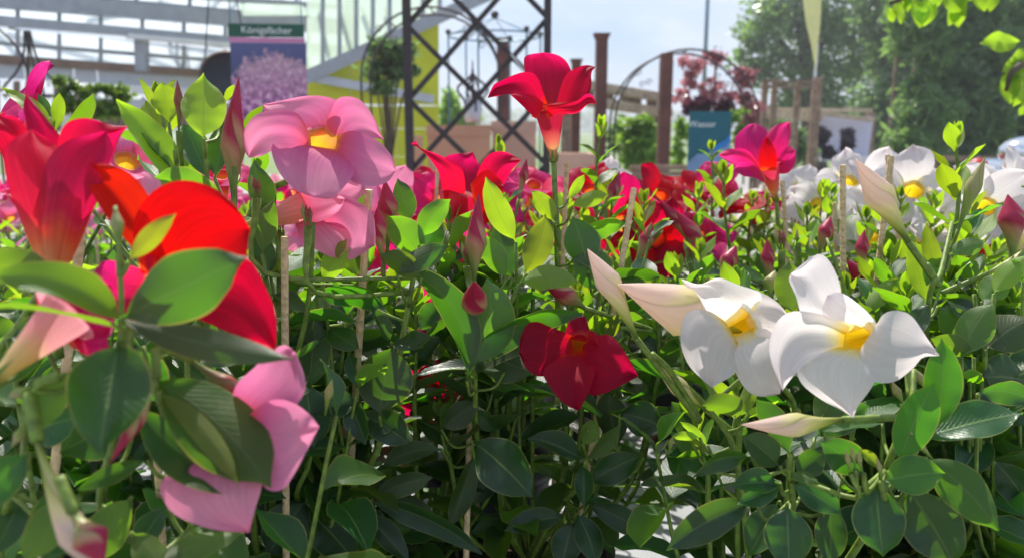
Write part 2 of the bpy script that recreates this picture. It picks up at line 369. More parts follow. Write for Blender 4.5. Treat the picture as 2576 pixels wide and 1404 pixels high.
def petal_geo(c0, c1, c2, nh, w0, W, rows=14, cols=10, cup=.2, ripple=.08, skew=.25, seed=0, tip=.5):
    rnd = random.Random(seed); a1, a2 = rnd.random() * 6, rnd.random() * 6
    def wf(s):
        q = min(1, s / .44); q = 1 - (1 - q) ** 2.0; w = w0 + (W / 2 - w0) * q
        if s > .42:
            e = min(1, (s - .42) / .52); w *= max((1 - s) * 1.1 + .012, max(0, 1 - e ** 2.4) ** tip)
        return w
    def off(s, k, w):
        return .035 * W * s * math.sin(k * 8 + a2) * (1 - .5 * s) + .02 * W * s * math.sin(k * 17 + a1) - cup * w * k * k * (1 - .4 * s) + ripple * W * s * s * math.sin(k * 2.6 + a1 + s * 2) * (.4 + abs(k) * .6) + ripple * .55 * W * s ** 3 * math.sin(k * 7 + a2) + ripple * .35 * W * s ** 4 * abs(k) * math.sin(s * 22 + k * 5 + a1)
    return strip(c0, c1, c2, nh, wf, rows, cols, off, skew * W)

# shared unit meshes ------------------------------------------------------------
LEAVES = {}
for kind in 'dmygp':
    LEAVES[kind] = []
    for i in range(7):
        rn = random.Random(i * 5 + ord(kind)); sag = rn.uniform(-.28, .02) if kind != 'y' else rn.uniform(-.05, .2)
        g = leaf_geo(V((0, 0, 0)), V((0, .5, .02 - sag * .35)), V((rn.uniform(-.05, .05), .97, sag)), V((0, 0, 1)), rn.uniform(.37, .50), 9, 6, rn.uniform(.1, .5), rn.uniform(.03, .1), rn.uniform(-.4, .4), i)
        LEAVES[kind].append(mesh('leaf', *g[:2], M['leaf_' + kind], g[2]))
def frame(pos, ydir, nh, sc_=1.0):
    y = ydir.normalized(); x = y.cross(nh)
    if x.length < 1e-4: x = y.orthogonal()
    x.normalize(); z = x.cross(y)
    m = Matrix((x * sc_, y * sc_, z * sc_)).transposed().to_4x4(); m.translation = pos
    return m
def put_leaf(root, pos, d, nh, ln, kind):
    return obj('leaf', random.choice(LEAVES[kind]), root, frame(pos, d, nh, ln))

def tube_geo(base, mouth, rb, rm, n=20, rows=12, flare=1.6):
    ax = (mouth - base).normalized(); x = ax.orthogonal().normalized(); y = ax.cross(x); vs, uv, fs = [], [], []
    for i in range(rows + 1):
        s = i / rows; q = max(0, (s - .22) / .78); q = q ** (1 / flare) * (.55 + .45 * q); r = rb + (rm - rb) * q
        for k in range(n + 1):
            a = 2 * math.pi * k / n; rr = r * (1 + .05 * math.cos(5 * a) * s)
            vs.append(base.lerp(mouth, s) + (x * math.cos(a) + y * math.sin(a)) * rr); uv.append((k / n, s))
    uv = [(u, v * .8) for u, v in uv]
    for i in (1, 2, 3):
        s = i / 3
        for k in range(n + 1):
            a = 2 * math.pi * k / n; rr = rm * (1.05 + .24 * s) * (1 + .05 * math.cos(5 * a))
            vs.append(mouth + ax * rm * (-.02 - .12 * s) + (x * math.cos(a) + y * math.sin(a)) * rr); uv.append((k / n, .8 + .2 * s))
    for i in range(rows + 3):
        for k in range(n):
            a = i * (n + 1) + k; fs.append((a, a + 1, a + n + 2, a + n + 1))
    return vs, fs, uv
# generic flowers (axis +Z, mouth at .045)
GF = {}
for colr in ('red', 'dred', 'rose', 'pink', 'white'):
    for var in range(3):
        rn = random.Random(var * 3 + 1); base, mouth = V((0, 0, 0)), V((0, 0, .042)); rm = .0095
        g = tube_geo(base, mouth, .0018, rm, 14, 8); tm = mesh('flower', *g[:2], M['tube_' + colr], g[2])
        pm = []
        for k in range(5):
            a = k * 2 * math.pi / 5 + rn.uniform(-.12, .12); rd = V((math.cos(a), math.sin(a), 0)); op = rn.uniform(-.012, .02); Lp = rn.uniform(.030, .036)
            c0 = rd * rm * .88 + V((0, 0, .037)); c2 = rd * (rm + Lp) + V((0, 0, .045 + op - (.010 if rn.random() < .3 else 0))); c1 = rd * (rm + Lp * .3) + V((0, 0, .052 + max(op, 0) * .4))
            pg = petal_geo(c0, c1, c2, V((0, 0, 1)), rm * .82, rn.uniform(.036, .043), 9, 8, rn.uniform(-.1, .15), rn.uniform(.05, .10), .2, var * 9 + k, .42)
            pm.append(mesh('petal', *pg[:2], M[colr], pg[2]))
        GF[colr, var] = (tm, pm)
def put_flower(root, mouth, face, colr, scale=1.0, var=None, label=None):
    var = random.randrange(3) if var is None else var; tm, pm = GF[colr, var]; f = face.normalized()
    base = mouth - f * .042 * scale; q = f.to_track_quat('Z', 'Y').to_matrix() @ Matrix.Rotation(random.uniform(0, 6), 3, 'Z')
    mw = (q * scale).to_4x4(); mw.translation = base
    o = obj('flower', tm, root, mw)
    for p in pm: obj('petal', p, o, mw)
    return base
def bud_geo(tip, base, wmax, seed=0, pos=.6):
    """spindle from base to tip"""
    ax = tip - base; n = 12; rows = 14; x = ax.orthogonal().normalized(); y = ax.normalized().cross(x); vs, uv, fs = [], [], []
    rn = random.Random(seed); bx = (x * rn.uniform(-1, 1) + y * rn.uniform(-1, 1)) * ax.length * .04
    for i in range(rows + 1):
        s = i / rows
        r = (.22 + .78 * (s / pos) ** 1.7) if s < pos else max(.03, (1 - (s - pos) / (1 - pos)) ** .85)
        r *= wmax / 2
        for k in range(n + 1):
            a = 2 * math.pi * k / n; rr = r * (1 + .09 * abs(math.cos(1.5 * a + s * 2.2)) * math.sin(math.pi * s))
            vs.append(base + ax * s + bx * math.sin(math.pi * s) + (x * math.cos(a) + y * math.sin(a)) * rr); uv.append((k / n, s))
    for i in range(rows):
        for k in range(n):
            a = i * (n + 1) + k; fs.append((a, a + 1, a + n + 2, a + n + 1))
    return vs, fs, uv
BUDS = {}
for kd in ('red', 'white', 'green', 'brown'):
    g = bud_geo(V((0, 0, .048)), V((0, 0, 0)), .0095); BUDS[kd] = mesh('bud', *g[:2], M['bud_' + kd], g[2])

# ---------------------------------------------------------------- ground, far field
def sheet(name, x0, x1, y0, y1, z, m):
    o = MB().add([(x0, y0, z), (x1, y0, z), (x1, y1, z), (x0, y1, z)], [(0, 1, 2, 3)]).build(name, m, None, V((0, 0, 0))); o['kind'] = 'structure'; return o
M['field'] = simple('field_grass', (.13, .20, .05), .9, 0, .4, .3)
M['paving'] = simple('paving', (.30, .29, .27), .85, 0, 3, .25, .3)
sheet('ground', -400, 400, -30, 900, 0, M['field'])
sheet('yard_paving', -14, 14, -3, 22, .004, M['paving'])

b = NB('glare_haze'); vp = b.n('ShaderNodeVolumePrincipled', {'Color': (.93, .96, 1), 'Density': .003, 'Anisotropy': .4}); b.t.links.new(vp.outputs[0], b.out.inputs['Volume'])
M['glare_haze'] = b.m
hz_ = MB().box((0, 120, 4.5), (130, 340, 12)).build('glare_haze', M['glare_haze']); hz_['kind'] = 'stuff'  # thin volume added to lighten the distance, imitating veiling glare
# ---------------------------------------------------------------- table with slats
TR = R(-10.5); TZ = .79
tq = Matrix.Rotation(TR, 3, 'Z')
def tp(a, b): return tq @ V((a, b, 0))
table = thing('plant_table', 'long pale grey slatted nursery table carrying all the potted mandevillas', 'table', (0, 1.3, 0))
for i in range(44):
    b_ = .05 + i * .062
    mb = MB(); mb.box(tp(.25, b_) + V((0, 0, TZ - .009)), (4.6, .054, .018), TR); mb.build('slat', M['plank'], table)
for a in (-1.9, -.7, .5, 1.7, 2.4):
    mb = MB(); mb.box(tp(a, 1.4) + V((0, 0, TZ - .045)), (.05, 2.75, .05), TR); mb.build('crossbeam', M['steel'], table)
for a in (-1.9, 2.4):
    for b_ in (.12, 1.4, 2.65):
        mb = MB(); mb.box(tp(a, b_) + V((0, 0, (TZ - .07) / 2)), (.05, .05, TZ - .07), TR); mb.build('leg', M['steel'], table)

# ---------------------------------------------------------------- pots and plants
def lathe(prof, n=28):
    vs, fs = [], []
    for r, z in prof:
        for k in range(n): a = 2 * math.pi * k / n; vs.append(V((r * math.cos(a), r * math.sin(a), z)))
    for i in range(len(prof) - 1):
        for k in range(n): a = i * n + k; b_ = i * n + (k + 1) % n; fs.append((a, b_, b_ + n, a + n))
    return vs, fs
g = lathe([(.0, .002), (.046, .002), (.050, .006), (.062, .098), (.067, .100), (.068, .118), (.064, .118), (.062, .100), (.061, .09)])
POT = mesh('pot', *g, M['pot'])
sv, sf = [V((0, 0, .106))], []
for i in range(1, 10):
    for k in range(28):
        a = 2 * math.pi * k / 28; r = .0625 * i / 9; p = V((r * math.cos(a), r * math.sin(a), .104)); p.z += .006 * noise.noise(p * 60) + .004 * noise.noise(p * 190); sv.append(p)
for k in range(28): sf.append((0, 1 + k, 1 + (k + 1) % 28))
for i in range(8):
    for k in range(28): a = 1 + i * 28 + k; b_ = 1 + i * 28 + (k + 1) % 28; sf.append((a, a + 28, b_ + 28, b_))
# loose crumbs of bark on the soil
rn = random.Random(3)
for i in range(120):
    a, r = rn.random() * 6.28, .058 * math.sqrt(rn.random()); c = V((r * math.cos(a), r * math.sin(a), .107)); s_ = rn.uniform(.001, .003); o_ = len(sv)
    d1, d2 = V((rn.uniform(-1, 1), rn.uniform(-1, 1), rn.uniform(-.3, .3))) * s_ * 1.6, V((rn.uniform(-1, 1), rn.uniform(-1, 1), rn.uniform(.2, 1))) * s_
    sv += [c - d1, c + d1, c + d2]; sf.append((o_, o_ + 1, o_ + 2))
SOIL = mesh('soil', sv, sf, M['soil'], None, False)

DR = random.Random(99)
class Plant:
    ds = 1.0
    def __init__(s, x, y, label, group=None, name='potted_mandevilla'):
        s.root = thing(name, label, 'potted plant', (x, y, TZ), 0, group or 'potted mandevillas on the table')
        s.p = V((x, y, TZ)); obj('pot', POT, s.root, WM[s.root] @ Matrix.Rotation(random.random() * 6, 4, 'Z')); obj('soil', SOIL, s.root, WM[s.root] @ Matrix.Rotation(random.random() * 6, 4, 'Z'))
        s.stems = []; s.tw = MB()
    def stem(s, pts, r=.0022):
        a = random.random() * 6.28; b0 = s.p + V((.012 * math.cos(a), .012 * math.sin(a), .10))
        sp = spline([b0] + pts, 6); rad = [r * (1 - .5 * i / len(sp)) for i in range(len(sp))]
        MB().tube(sp, rad, 7).build('stem', M['stem'], s.root, None, True); s.stems.append(sp); return sp
    def attach(s, pt, r=.0011, drop=.03, d0=None):
        best = None
        for st in s.stems:
            for q in st:
                if q.z < pt.z - .004:
                    dd = (q - pt).length + abs((pt.z - q.z) - drop) * .6
                    if best is None or dd < best[0]: best = (dd, q)
        if best is None: q = s.p + V((0, 0, .1))
        else: q = best[1]
        if (q - pt).length < .002: return
        Lq = (q - pt).length
        if Lq > .055 and d0 is None: s.drop(pt, r * 1.2); return
        mid = pt + V(((q.x - pt.x) * .35, (q.y - pt.y) * .35, -.45 * Lq)) if d0 is None else pt - d0.normalized() * Lq * .4
        s.twig(spline([q, mid, pt], 4), r, 6)
    def drop(s, a, r):
        b0 = s.p + V(((a.x - s.p.x) * .12, (a.y - s.p.y) * .12, .103))
        if a.z < b0.z + .01: s.attach(a, r, .03); return
        sp = spline([b0, b0.lerp(a, .5) + V(((a.x - b0.x) * .28, (a.y - b0.y) * .28, -.05 * (a.z - b0.z))), a], 5); s.twig(sp, r, 6)
        hh = a.z - b0.z; az = DR.random() * 6; nn = int(hh / .045)
        if s is C: nn = min(nn, 1)
        for i in range(nn):
            pos = sp[min(len(sp) - 1, int(len(sp) * (i + .7) / (nn + .3)))]; az += 1.57 + DR.uniform(-.3, .3)
            for sg in (0, math.pi):
                o_ = V((math.cos(az + sg), math.sin(az + sg), 0)); d_ = (o_ + V((0, 0, DR.uniform(-.2, .5)))).normalized(); sz = DR.uniform(.042, .058)
                if depth(pos + d_ * sz) < depth(a) - .03: continue
                put_leaf(s.root, pos, d_, (V((0, 0, 1)) - o_ * .3 + V((DR.uniform(-.4, .4), DR.uniform(-.4, .4), 0))).normalized(), sz, DR.choice('ddm'))
    def twig(s, pts, r, n=6): MB().tube(pts, r, n).build('stem', M['stem'], s.root, None, True)
    def finish(s):
        pass
    def body(s, n=6, h=.27, lean=.09, dmin=0, skip=.0, seed=0, kinds='ddmm', scale=1.0, ymask=0, zmin=.0, avoid=None, yok=True):
        rn = random.Random(seed)
        for i in range(n):
            a = 2 * math.pi * (i + rn.random() * .6) / n; hh = h * rn.uniform(.72, 1.08); ln = lean * rn.uniform(.4, 1.25)
            base = s.p + V((.012 * math.cos(a), .012 * math.sin(a), .10)); top = base + V((ln * math.cos(a), ln * math.sin(a), hh))
            mid = base + V((ln * .65 * math.cos(a), ln * .65 * math.sin(a), hh * .45)); sp = spline([base, mid, top], 6)
            if dmin and depth(top) < dmin: continue
            MB().tube(sp, [.0021 * (1 - .55 * k / len(sp)) for k in range(len(sp))], 6).build('stem', M['stem'], s.root, None, True); s.stems.append(sp)
            nn = max(3, int(hh / .036)); az = rn.random() * 3
            for k in range(nn + 1):
                q = (k + .6) / (nn + .6)
                if q < zmin: continue
                idx = q * (len(sp) - 1); i0 = min(int(idx), len(sp) - 2); pos = sp[i0].lerp(sp[i0 + 1], idx - i0); ax = (sp[i0 + 1] - sp[i0]).normalized()
                az += math.pi / 2 + rn.uniform(-.3, .3); last = q > .88
                for sg in (0, math.pi):
                    if rn.random() < skip: continue
                    b_ = az + sg; out = V((math.cos(b_), math.sin(b_), 0)); el = rn.uniform(.0, .6) if not last else rn.uniform(.9, 1.8)
                    d = (out + ax * el).normalized(); size = (rn.uniform(.048, .068) if not last else rn.uniform(.022, .036)) * scale * (1 if q > .25 else .9)
                    kd = rn.choice(kinds) if q < .72 else rn.choice('mmy' if yok else 'dm')
                    if last: kd = rn.choice('yym' if yok else 'md')
                    c = pos + d * size * .6
                    if dmin and min(depth(c), depth(pos + d * size)) < dmin: continue
                    if avoid and avoid(c): continue
                    put_leaf(s.root, pos, d, (ax + out * -.25 + V((rn.uniform(-.35, .35), rn.uniform(-.35, .35), 0))).normalized(), size, kd)
            if rn.random() < .6 * (0 if dmin and depth(top) < dmin else 1):
                tpn = top + V((rn.uniform(-.012, .012), rn.uniform(-.012, .012), 0)); m = V((rn.uniform(-.3, .3), rn.uniform(-.3, .3), 1)).normalized()
                q_ = m.to_track_quat('Z', 'Y').to_matrix().to_4x4() @ Matrix.Scale(rn.uniform(.25, .5), 4); q_.translation = tpn; obj('bud', BUDS['green'], s.root, q_)

def hleaf(pl, b, t, w, roll=0, bend=0, kind='d', bz=0, fold=.25, twist=0, seed=None, tw=True):
    """hero leaf from picture coordinates: base and tip (u,v,depth), width in picture units"""
    b = (b[0], b[1], b[2] * pl.ds); t = (t[0], t[1], t[2] * pl.ds)
    p0, p2 = P(*b), P(*t); dm = (b[2] + t[2]) / 2; W = w / F * dm; ax = (p2 - p0).normalized(); ctr = (p0 + p2) / 2
    tocam = (CAMP - ctr).normalized(); nrm = (tocam - ax * tocam.dot(ax)).normalized(); side = ax.cross(nrm)
    up = side if side.dot(CAMY) > 0 else -side
    if abs(side.dot(CAMY)) < .3: up = side if side.dot(CAMX) < 0 else -side
    Ln = (p2 - p0).length; c1 = ctr + up * bend * Ln + nrm * bz * Ln
    nh = Matrix.Rotation(R(roll), 3, ax) @ nrm
    sd_ = seed if seed is not None else int(b[0] * 7 + b[1])
    g = leaf_geo(p0, c1, p2, nh, W * .95, 18, 8, fold * 1.3, .085, R(twist), sd_)
    o = p0.copy(); me = mesh('leaf', [v - o for v in g[0]], g[1], M['leaf_' + kind], g[2])
    obj('leaf', me, pl.root, Matrix.Translation(o))
    if tw: pl.attach(p0, .0010)

def hflower(pl, colr, base, mouth, petals, rm=.0105, stemto=None, rb=.0024, tcol=None, flare=1.6):
    K = pl.ds; P = lambda u, v, d: P0(u, v, d * K); rm *= K; rb *= K
    B, Mo = P(*base), P(*mouth); ax = (Mo - B).normalized(); g = tube_geo(B, Mo, rb, rm, 28, 16, flare)
    o = obj('flower', mesh('flower', [v - B for v in g[0]], g[1], M['tube_' + (tcol or colr)], g[2]), pl.root, Matrix.Translation(B))
    # green calyx at the foot of the tube
    cal = MB(); x = ax.orthogonal().normalized(); y = ax.cross(x)
    for k in range(5):
        a = k * 1.2566; rd = x * math.cos(a) + y * math.sin(a)
        gg = strip(B - ax * .001 + rd * rb * .9, B + ax * .003 + rd * rb * 1.5, B + ax * .008 + rd * rb * 1.7, rd, lambda s: .0013 * (1 - s) + .0001, 3, 2, lambda s, k_, w: 0); cal.add(*gg)
    cal.build('sepals', M['stem'], o, None, True)
    for i, pt in enumerate(petals):
        if isinstance(pt, dict):
            n, m = 24, 16; d0, d1 = pt.get('d', (mouth[2], mouth[2])); tipp = pt['t']
            def edge(pts):
                q = spline([V((a, b_, 0)) for a, b_ in pts + [tipp]], 8); ln = [0]
                for a, b_ in zip(q, q[1:]): ln.append(ln[-1] + (b_ - a).length)
                out = []; j = 0
                for k in range(n + 1):
                    t_ = ln[-1] * k / n
                    while j < len(ln) - 2 and ln[j + 1] < t_: j += 1
                    out.append(q[j].lerp(q[j + 1], (t_ - ln[j]) / max(1e-6, ln[j + 1] - ln[j])))
                return out
            Le, Re = edge(pt['L']), edge(pt['R']); rn_ = random.Random(int(tipp[0]) + i); p1, p2, p3 = [rn_.random() * 6 for _ in range(3)]; bl = pt.get('b', .004); cv = pt.get('cv', rn_.uniform(-.004, .006)); rp_ = pt.get('rip', 1.0)
            vs, uv, fs = [], [], []
            for a in range(n + 1):
                s_ = a / n
                for c_ in range(m + 1):
                    k = c_ / m; ex = .045 + .15 * (1 - s_) ** 2; q = Le[a].lerp(Re[a], k * (1 + 2 * ex) - ex); kk = k * 2 - 1
                    dd = d0 + (d1 - d0) * s_ - bl * math.sin(math.pi * s_) + cv * (1 - kk * kk) * math.sin(math.pi * min(1, s_ + .15))
                    dd += rp_ * (.0022 * s_ * math.sin(kk * 3.2 + p1 + s_ * 2.5) + .0010 * math.sin(kk * 7 + p2 + s_ * 3 + math.sin(kk * 3 + p3)) * s_ * (1.2 - s_) + .0011 * s_ * s_ * abs(kk) ** 2 * math.sin(s_ * 19 + p3 + kk * 2))
                    if a == 0: dd += .0008
                    vs.append(P(q.x, q.y, dd)); uv.append((k, s_))
            fs = [(a * (m + 1) + c_, a * (m + 1) + c_ + 1, (a + 1) * (m + 1) + c_ + 1, (a + 1) * (m + 1) + c_) for a in range(n) for c_ in range(m)]
            o0 = vs[m // 2].copy(); obj('petal', mesh('petal', [v - o0 for v in vs], fs, M[pt.get('m', colr)], uv), o, Matrix.Translation(o0)); continue
        tip, W = P(*pt[0]), pt[1]; opt = pt[2] if len(pt) > 2 else {}
        rd = tip - Mo; rd = (rd - ax * rd.dot(ax)); rd.normalize()
        c0 = Mo - ax * .005 + rd * rm * .84; Ln = (tip - c0).length
        W *= K
        if 'c' in opt:
            cu, cv, cd = opt['c']; da = (depth(c0) + depth(tip)) / 2 / K; cc_ = P(cu, cv, da + (cd - da) * .45 - .0015)
            c1 = cc_ * 2 - (c0 + tip) * .5
        else: c1 = c0 + rd * Ln * opt.get('b', .35) + ax * Ln * opt.get('a', .22)
        nh = ax if 'n' not in opt else (CR @ V(opt['n']))
        tl = opt.get('tilt', 14); nh = Matrix.Rotation(R(tl), 3, (tip - c0).normalized()) @ nh
        g = petal_geo(c0, c1, tip, nh, rm * .95, W * 1.1, 22, 16, opt.get('cup', (.02, .12, -.08, .08, .0)[i % 5]), opt.get('rip', .12), opt.get('skew', .16), int(tip.x * 9999) + i, opt.get('tip', .55))
        obj('petal', mesh('petal', [v - c0 for v in g[0]], g[1], M[opt.get('m', colr)], g[2]), o, Matrix.Translation(c0))
    if stemto is not False: pl.attach(B, .0021, .06, ax) if stemto is None else pl.twig(spline([P(*q) for q in stemto] + [B], 6), .0021, 8)

def hbud(pl, tip, base, w, kind, stemto=None, pos=.6, r=.0018):
    K = pl.ds; P = lambda u, v, d: P0(u, v, d * K)
    T, B = P(*tip), P(*base); W = K * w / F * (tip[2] + base[2]) / 2; g = bud_geo(T, B, W, int(tip[0]), pos)
    obj('bud', mesh('bud', [v - B for v in g[0]], g[1], M['bud_' + kind], g[2]), pl.root, Matrix.Translation(B))
    if stemto: pl.twig(spline([P(*q) for q in stemto][::-1] + [B], 6), r, 8)
    else: pl.attach(B, r * .8, .05, T - B)
def stake(pl, top, bot, r=.0022):
    K = pl.ds; P = lambda u, v, d: P0(u, v, d * K)
    a, b = P(*top), P(*bot); d = (b - a).normalized()
    if b.z > TZ + .1: b = a + d * ((a.z - (TZ + .1)) / max(.2, -d.z))
    r *= .88; MB().tube([a, a + (b - a) * .01, b], [r * .96, r, r], 10).build('stake', M['stake'], pl.root, None, False)
def shoot(pl, top, bot, n=4, size=.03, kinds='ymm', seed=0, r=.0018):
    rn = random.Random(seed); a, b = P(*bot), P(*top); ax = (b - a).normalized()
    sp = spline([a, a.lerp(b, .5) + V((rn.uniform(-.004, .004), 0, 0)), b], 5); MB().tube(sp, [r * (1 - .4 * i / len(sp)) for i in range(len(sp))], 7).build('stem', M['stem'], pl.root, None, True)
    pl.stems.append(sp); pl.drop(a, r); az = rn.random()
    for i in range(n):
        q = (i + .5) / n; pos = a.lerp(b, q); az += math.pi / 2
        for sg in (0, math.pi):
            o_ = V((math.cos(az + sg), math.sin(az + sg) * .7, 0)); d = (o_ + ax * (.35 + 1.3 * q)).normalized()
            put_leaf(pl.root, pos, d, (ax - o_ * .3).normalized(), size * (1.25 - .65 * q) * rn.uniform(.85, 1.15), kinds[min(len(kinds) - 1, int((1 - q) * len(kinds)))])
    for i in range(3):
        d = (ax + V((rn.uniform(-.3, .3), rn.uniform(-.3, .3), 0))).normalized(); put_leaf(pl.root, b, d, V((rn.uniform(-1, 1), -1, 0)), size * .42, 'y')

A = Plant(-.19, .35, 'out of focus scarlet mandevilla nearest the camera at the left', None)
B = Plant(-.185, .50, 'pink mandevilla with big open flower and yellow glowing leaves at left', None)
G = Plant(-.075, .60, 'leafy mandevilla between the pink one and the middle pot', None)
C = Plant(.018, .605, 'middle mandevilla with tall red trumpet and visible soil at picture foot', None)
D = Plant(.165, .47, 'white mandevilla with two big white flowers at right front', None)
E = Plant(.30, .60, 'mandevilla with pale leaning bud behind the white flowers', None)
H = Plant(.42, .56, 'mandevilla at right edge with brown soil showing below', None)
I_ = Plant(-.36, .42, 'mandevilla at left edge with crimson trumpet flower', None)

# main stems
A.ds = 1.3
def PA(u, v, d): return P(u, v, d * 1.3)
A.stem([PA(250, 1350, .26), PA(285, 1100, .225), PA(305, 830, .212), PA(300, 640, .212), PA(290, 520, .215)], .0015)
A.stem([PA(30, 1500, .25), PA(60, 1150, .21), PA(70, 1000, .2), PA(160, 940, .2)], .0015)
A.stem([PA(480, 1500, .28), PA(450, 1200, .25), PA(385, 930, .22)], .0015)
I_.stem([P(-100, 1100, .38), P(60, 800, .35), P(130, 700, .33)], .0026)
I_.stem([P(-60, 900, .42), P(100, 560, .45), P(135, 300, .46)], .002)
B.stem([P(600, 1000, .46), P(595, 700, .44), P(590, 420, .43)], .0024)
B.stem([P(520, 900, .46), P(470, 600, .44), P(440, 380, .42)], .0022)
B.stem([P(530, 900, .46), P(530, 600, .43), P(515, 360, .42)], .0022)
B.stem([P(700, 1100, .50), P(770, 800, .49), P(790, 560, .48)], .0024)
G.stem([P(880, 1290, .55), P(950, 1130, .53), P(1000, 920, .52), P(1040, 700, .52)], .0034)
G.stem([P(770, 1290, .54), P(780, 1150, .52), P(770, 980, .5)], .0024)
G.stem([P(840, 1240, .58), P(870, 1000, .57), P(890, 720, .56)], .0024)
C.stem([P(1215, 1150, .58), P(1195, 950, .54), P(1185, 740, .53)], .0026)
C.stem([P(1420, 1180, .62), P(1405, 850, .61), P(1400, 600, .60), P(1395, 470, .60)], .0030)
C.stem([P(1420, 1260, .60), P(1560, 1160, .57), P(1475, 1080, .56)], .0026)
C.stem([P(1280, 1150, .63), P(1290, 850, .62), P(1290, 620, .61)], .0022)
C.stem([P(1500, 1180, .62), P(1540, 900, .6), P(1500, 700, .6)], .0022)
D.stem([P(1990, 1330, .45), P(1985, 1180, .42), P(1990, 1140, .42)], .0026)
D.stem([P(2190, 1320, .45), P(2230, 1180, .41), P(2290, 1020, .41), P(2300, 930, .42)], .0026)
D.stem([P(1860, 1200, .49), P(1800, 1050, .47), P(1650, 900, .46)], .0024)
D.stem([P(2000, 1100, .52), P(1960, 950, .5), P(1950, 800, .5)], .0024)
E.stem([P(2300, 1000, .56), P(2340, 740, .52), P(2365, 690, .52), P(2395, 560, .55)], .0026)
E.stem([P(2200, 1000, .6), P(2150, 800, .6), P(2080, 600, .62)], .0022)
H.stem([P(2500, 1200, .56), P(2480, 950, .55), P(2450, 740, .55)], .0026)

# ---- hero flowers
def X(*p): return [(1288 + a / 2, 702 + b_ / 2) for a, b_ in p]
def X0(*p): return [(a / 2, 702 + b_ / 2) for a, b_ in p]
hflower(B, 'pink', (735, 450, .495), (812, 364, .452), [
    {'L': [(785, 345), (730, 310), (672, 288)], 'R': [(835, 338), (844, 288), (832, 258), (770, 246)], 't': (662, 264), 'd': (.455, .47)},
    {'L': [(782, 350), (748, 296), (690, 285), (640, 300), (615, 340), (616, 378)], 'R': [(784, 385), (740, 366), (690, 372), (655, 392)], 't': (626, 398), 'd': (.45, .435), 'b': .007},
    {'L': [(822, 338), (838, 290), (858, 256), (905, 258), (940, 298), (956, 335)], 'R': [(862, 368), (890, 346), (930, 345)], 't': (966, 352), 'd': (.453, .452)},
    {'L': [(848, 350), (890, 342), (950, 364), (986, 398)], 'R': [(842, 392), (880, 440), (930, 463), (975, 456)], 't': (996, 430), 'd': (.45, .43), 'b': .006},
    {'L': [(786, 368), (730, 358), (700, 380), (712, 438), (748, 480)], 'R': [(850, 378), (872, 420), (858, 462), (830, 498)], 't': (790, 497), 'd': (.45, .425), 'b': .009}], .0098, [(600, 620, .50), (650, 500, .505)])
hflower(B, 'pink', (600, 575, .485), (765, 520, .50), [
    {'L': [(750, 560), (830, 560), (880, 600), (880, 650)], 'R': [(790, 500), (870, 500), (930, 540), (942, 580)], 't': (944, 618), 'd': (.50, .495)},
    {'L': [(750, 500), (800, 450), (860, 440)], 'R': [(790, 540), (860, 520), (910, 490)], 't': (915, 458), 'd': (.505, .52)},
    {'L': [(745, 540), (770, 600), (820, 640)], 'R': [(790, 530), (850, 560), (880, 610)], 't': (850, 650), 'd': (.50, .49)},
    {'L': [(735, 490), (770, 470), (830, 480)], 'R': [(755, 540), (800, 550), (850, 530)], 't': (868, 500), 'd': (.495, .48)}], .0098, [(560, 760, .47), (570, 640, .475)], .0030, None, 2.2)
hflower(D, 'white', (2215, 835, .450), (2153, 845, .405), [
    {'L': X((1700, 270), (1560, 205), (1476, 178), (1435, 80), (1396, 5)), 'R': X((1760, 250), (1650, 160), (1644, 66), (1614, -24), (1574, -94), (1520, -110)), 't': X((1404, -28))[0], 'd': (.408, .40), 'b': .005},
    {'L': X((1822, 290), (1800, 200), (1720, 120), (1645, 70)), 'R': X((1760, 240), (1680, 212), (1590, 190), (1565, 150)), 't': X((1585, 82))[0], 'd': (.403, .392), 'b': .0},
    {'L': X((1690, 240), (1560, 198), (1430, 182), (1350, 220), (1305, 320), (1310, 420)), 'R': X((1665, 350), (1560, 365), (1480, 400), (1420, 470), (1385, 520)), 't': X((1360, 562))[0], 'd': (.404, .392), 'b': .008},
    {'L': X((1665, 340), (1505, 390), (1465, 430), (1478, 520), (1560, 600), (1650, 652)), 'R': X((1790, 350), (1800, 420), (1802, 490), (1775, 570), (1735, 640)), 't': X((1718, 697))[0], 'd': (.404, .388), 'b': .006},
    {'L': X((1812, 270), (1850, 208), (1930, 190), (2010, 215), (2090, 308)), 'R': X((1790, 345), (1738, 372), (1760, 440), (1830, 485), (1930, 495), (2020, 440), (2070, 390)), 't': X((2152, 385))[0], 'd': (.402, .392), 'b': .007}], .0096, [(2290, 1000, .45), (2275, 900, .462)])
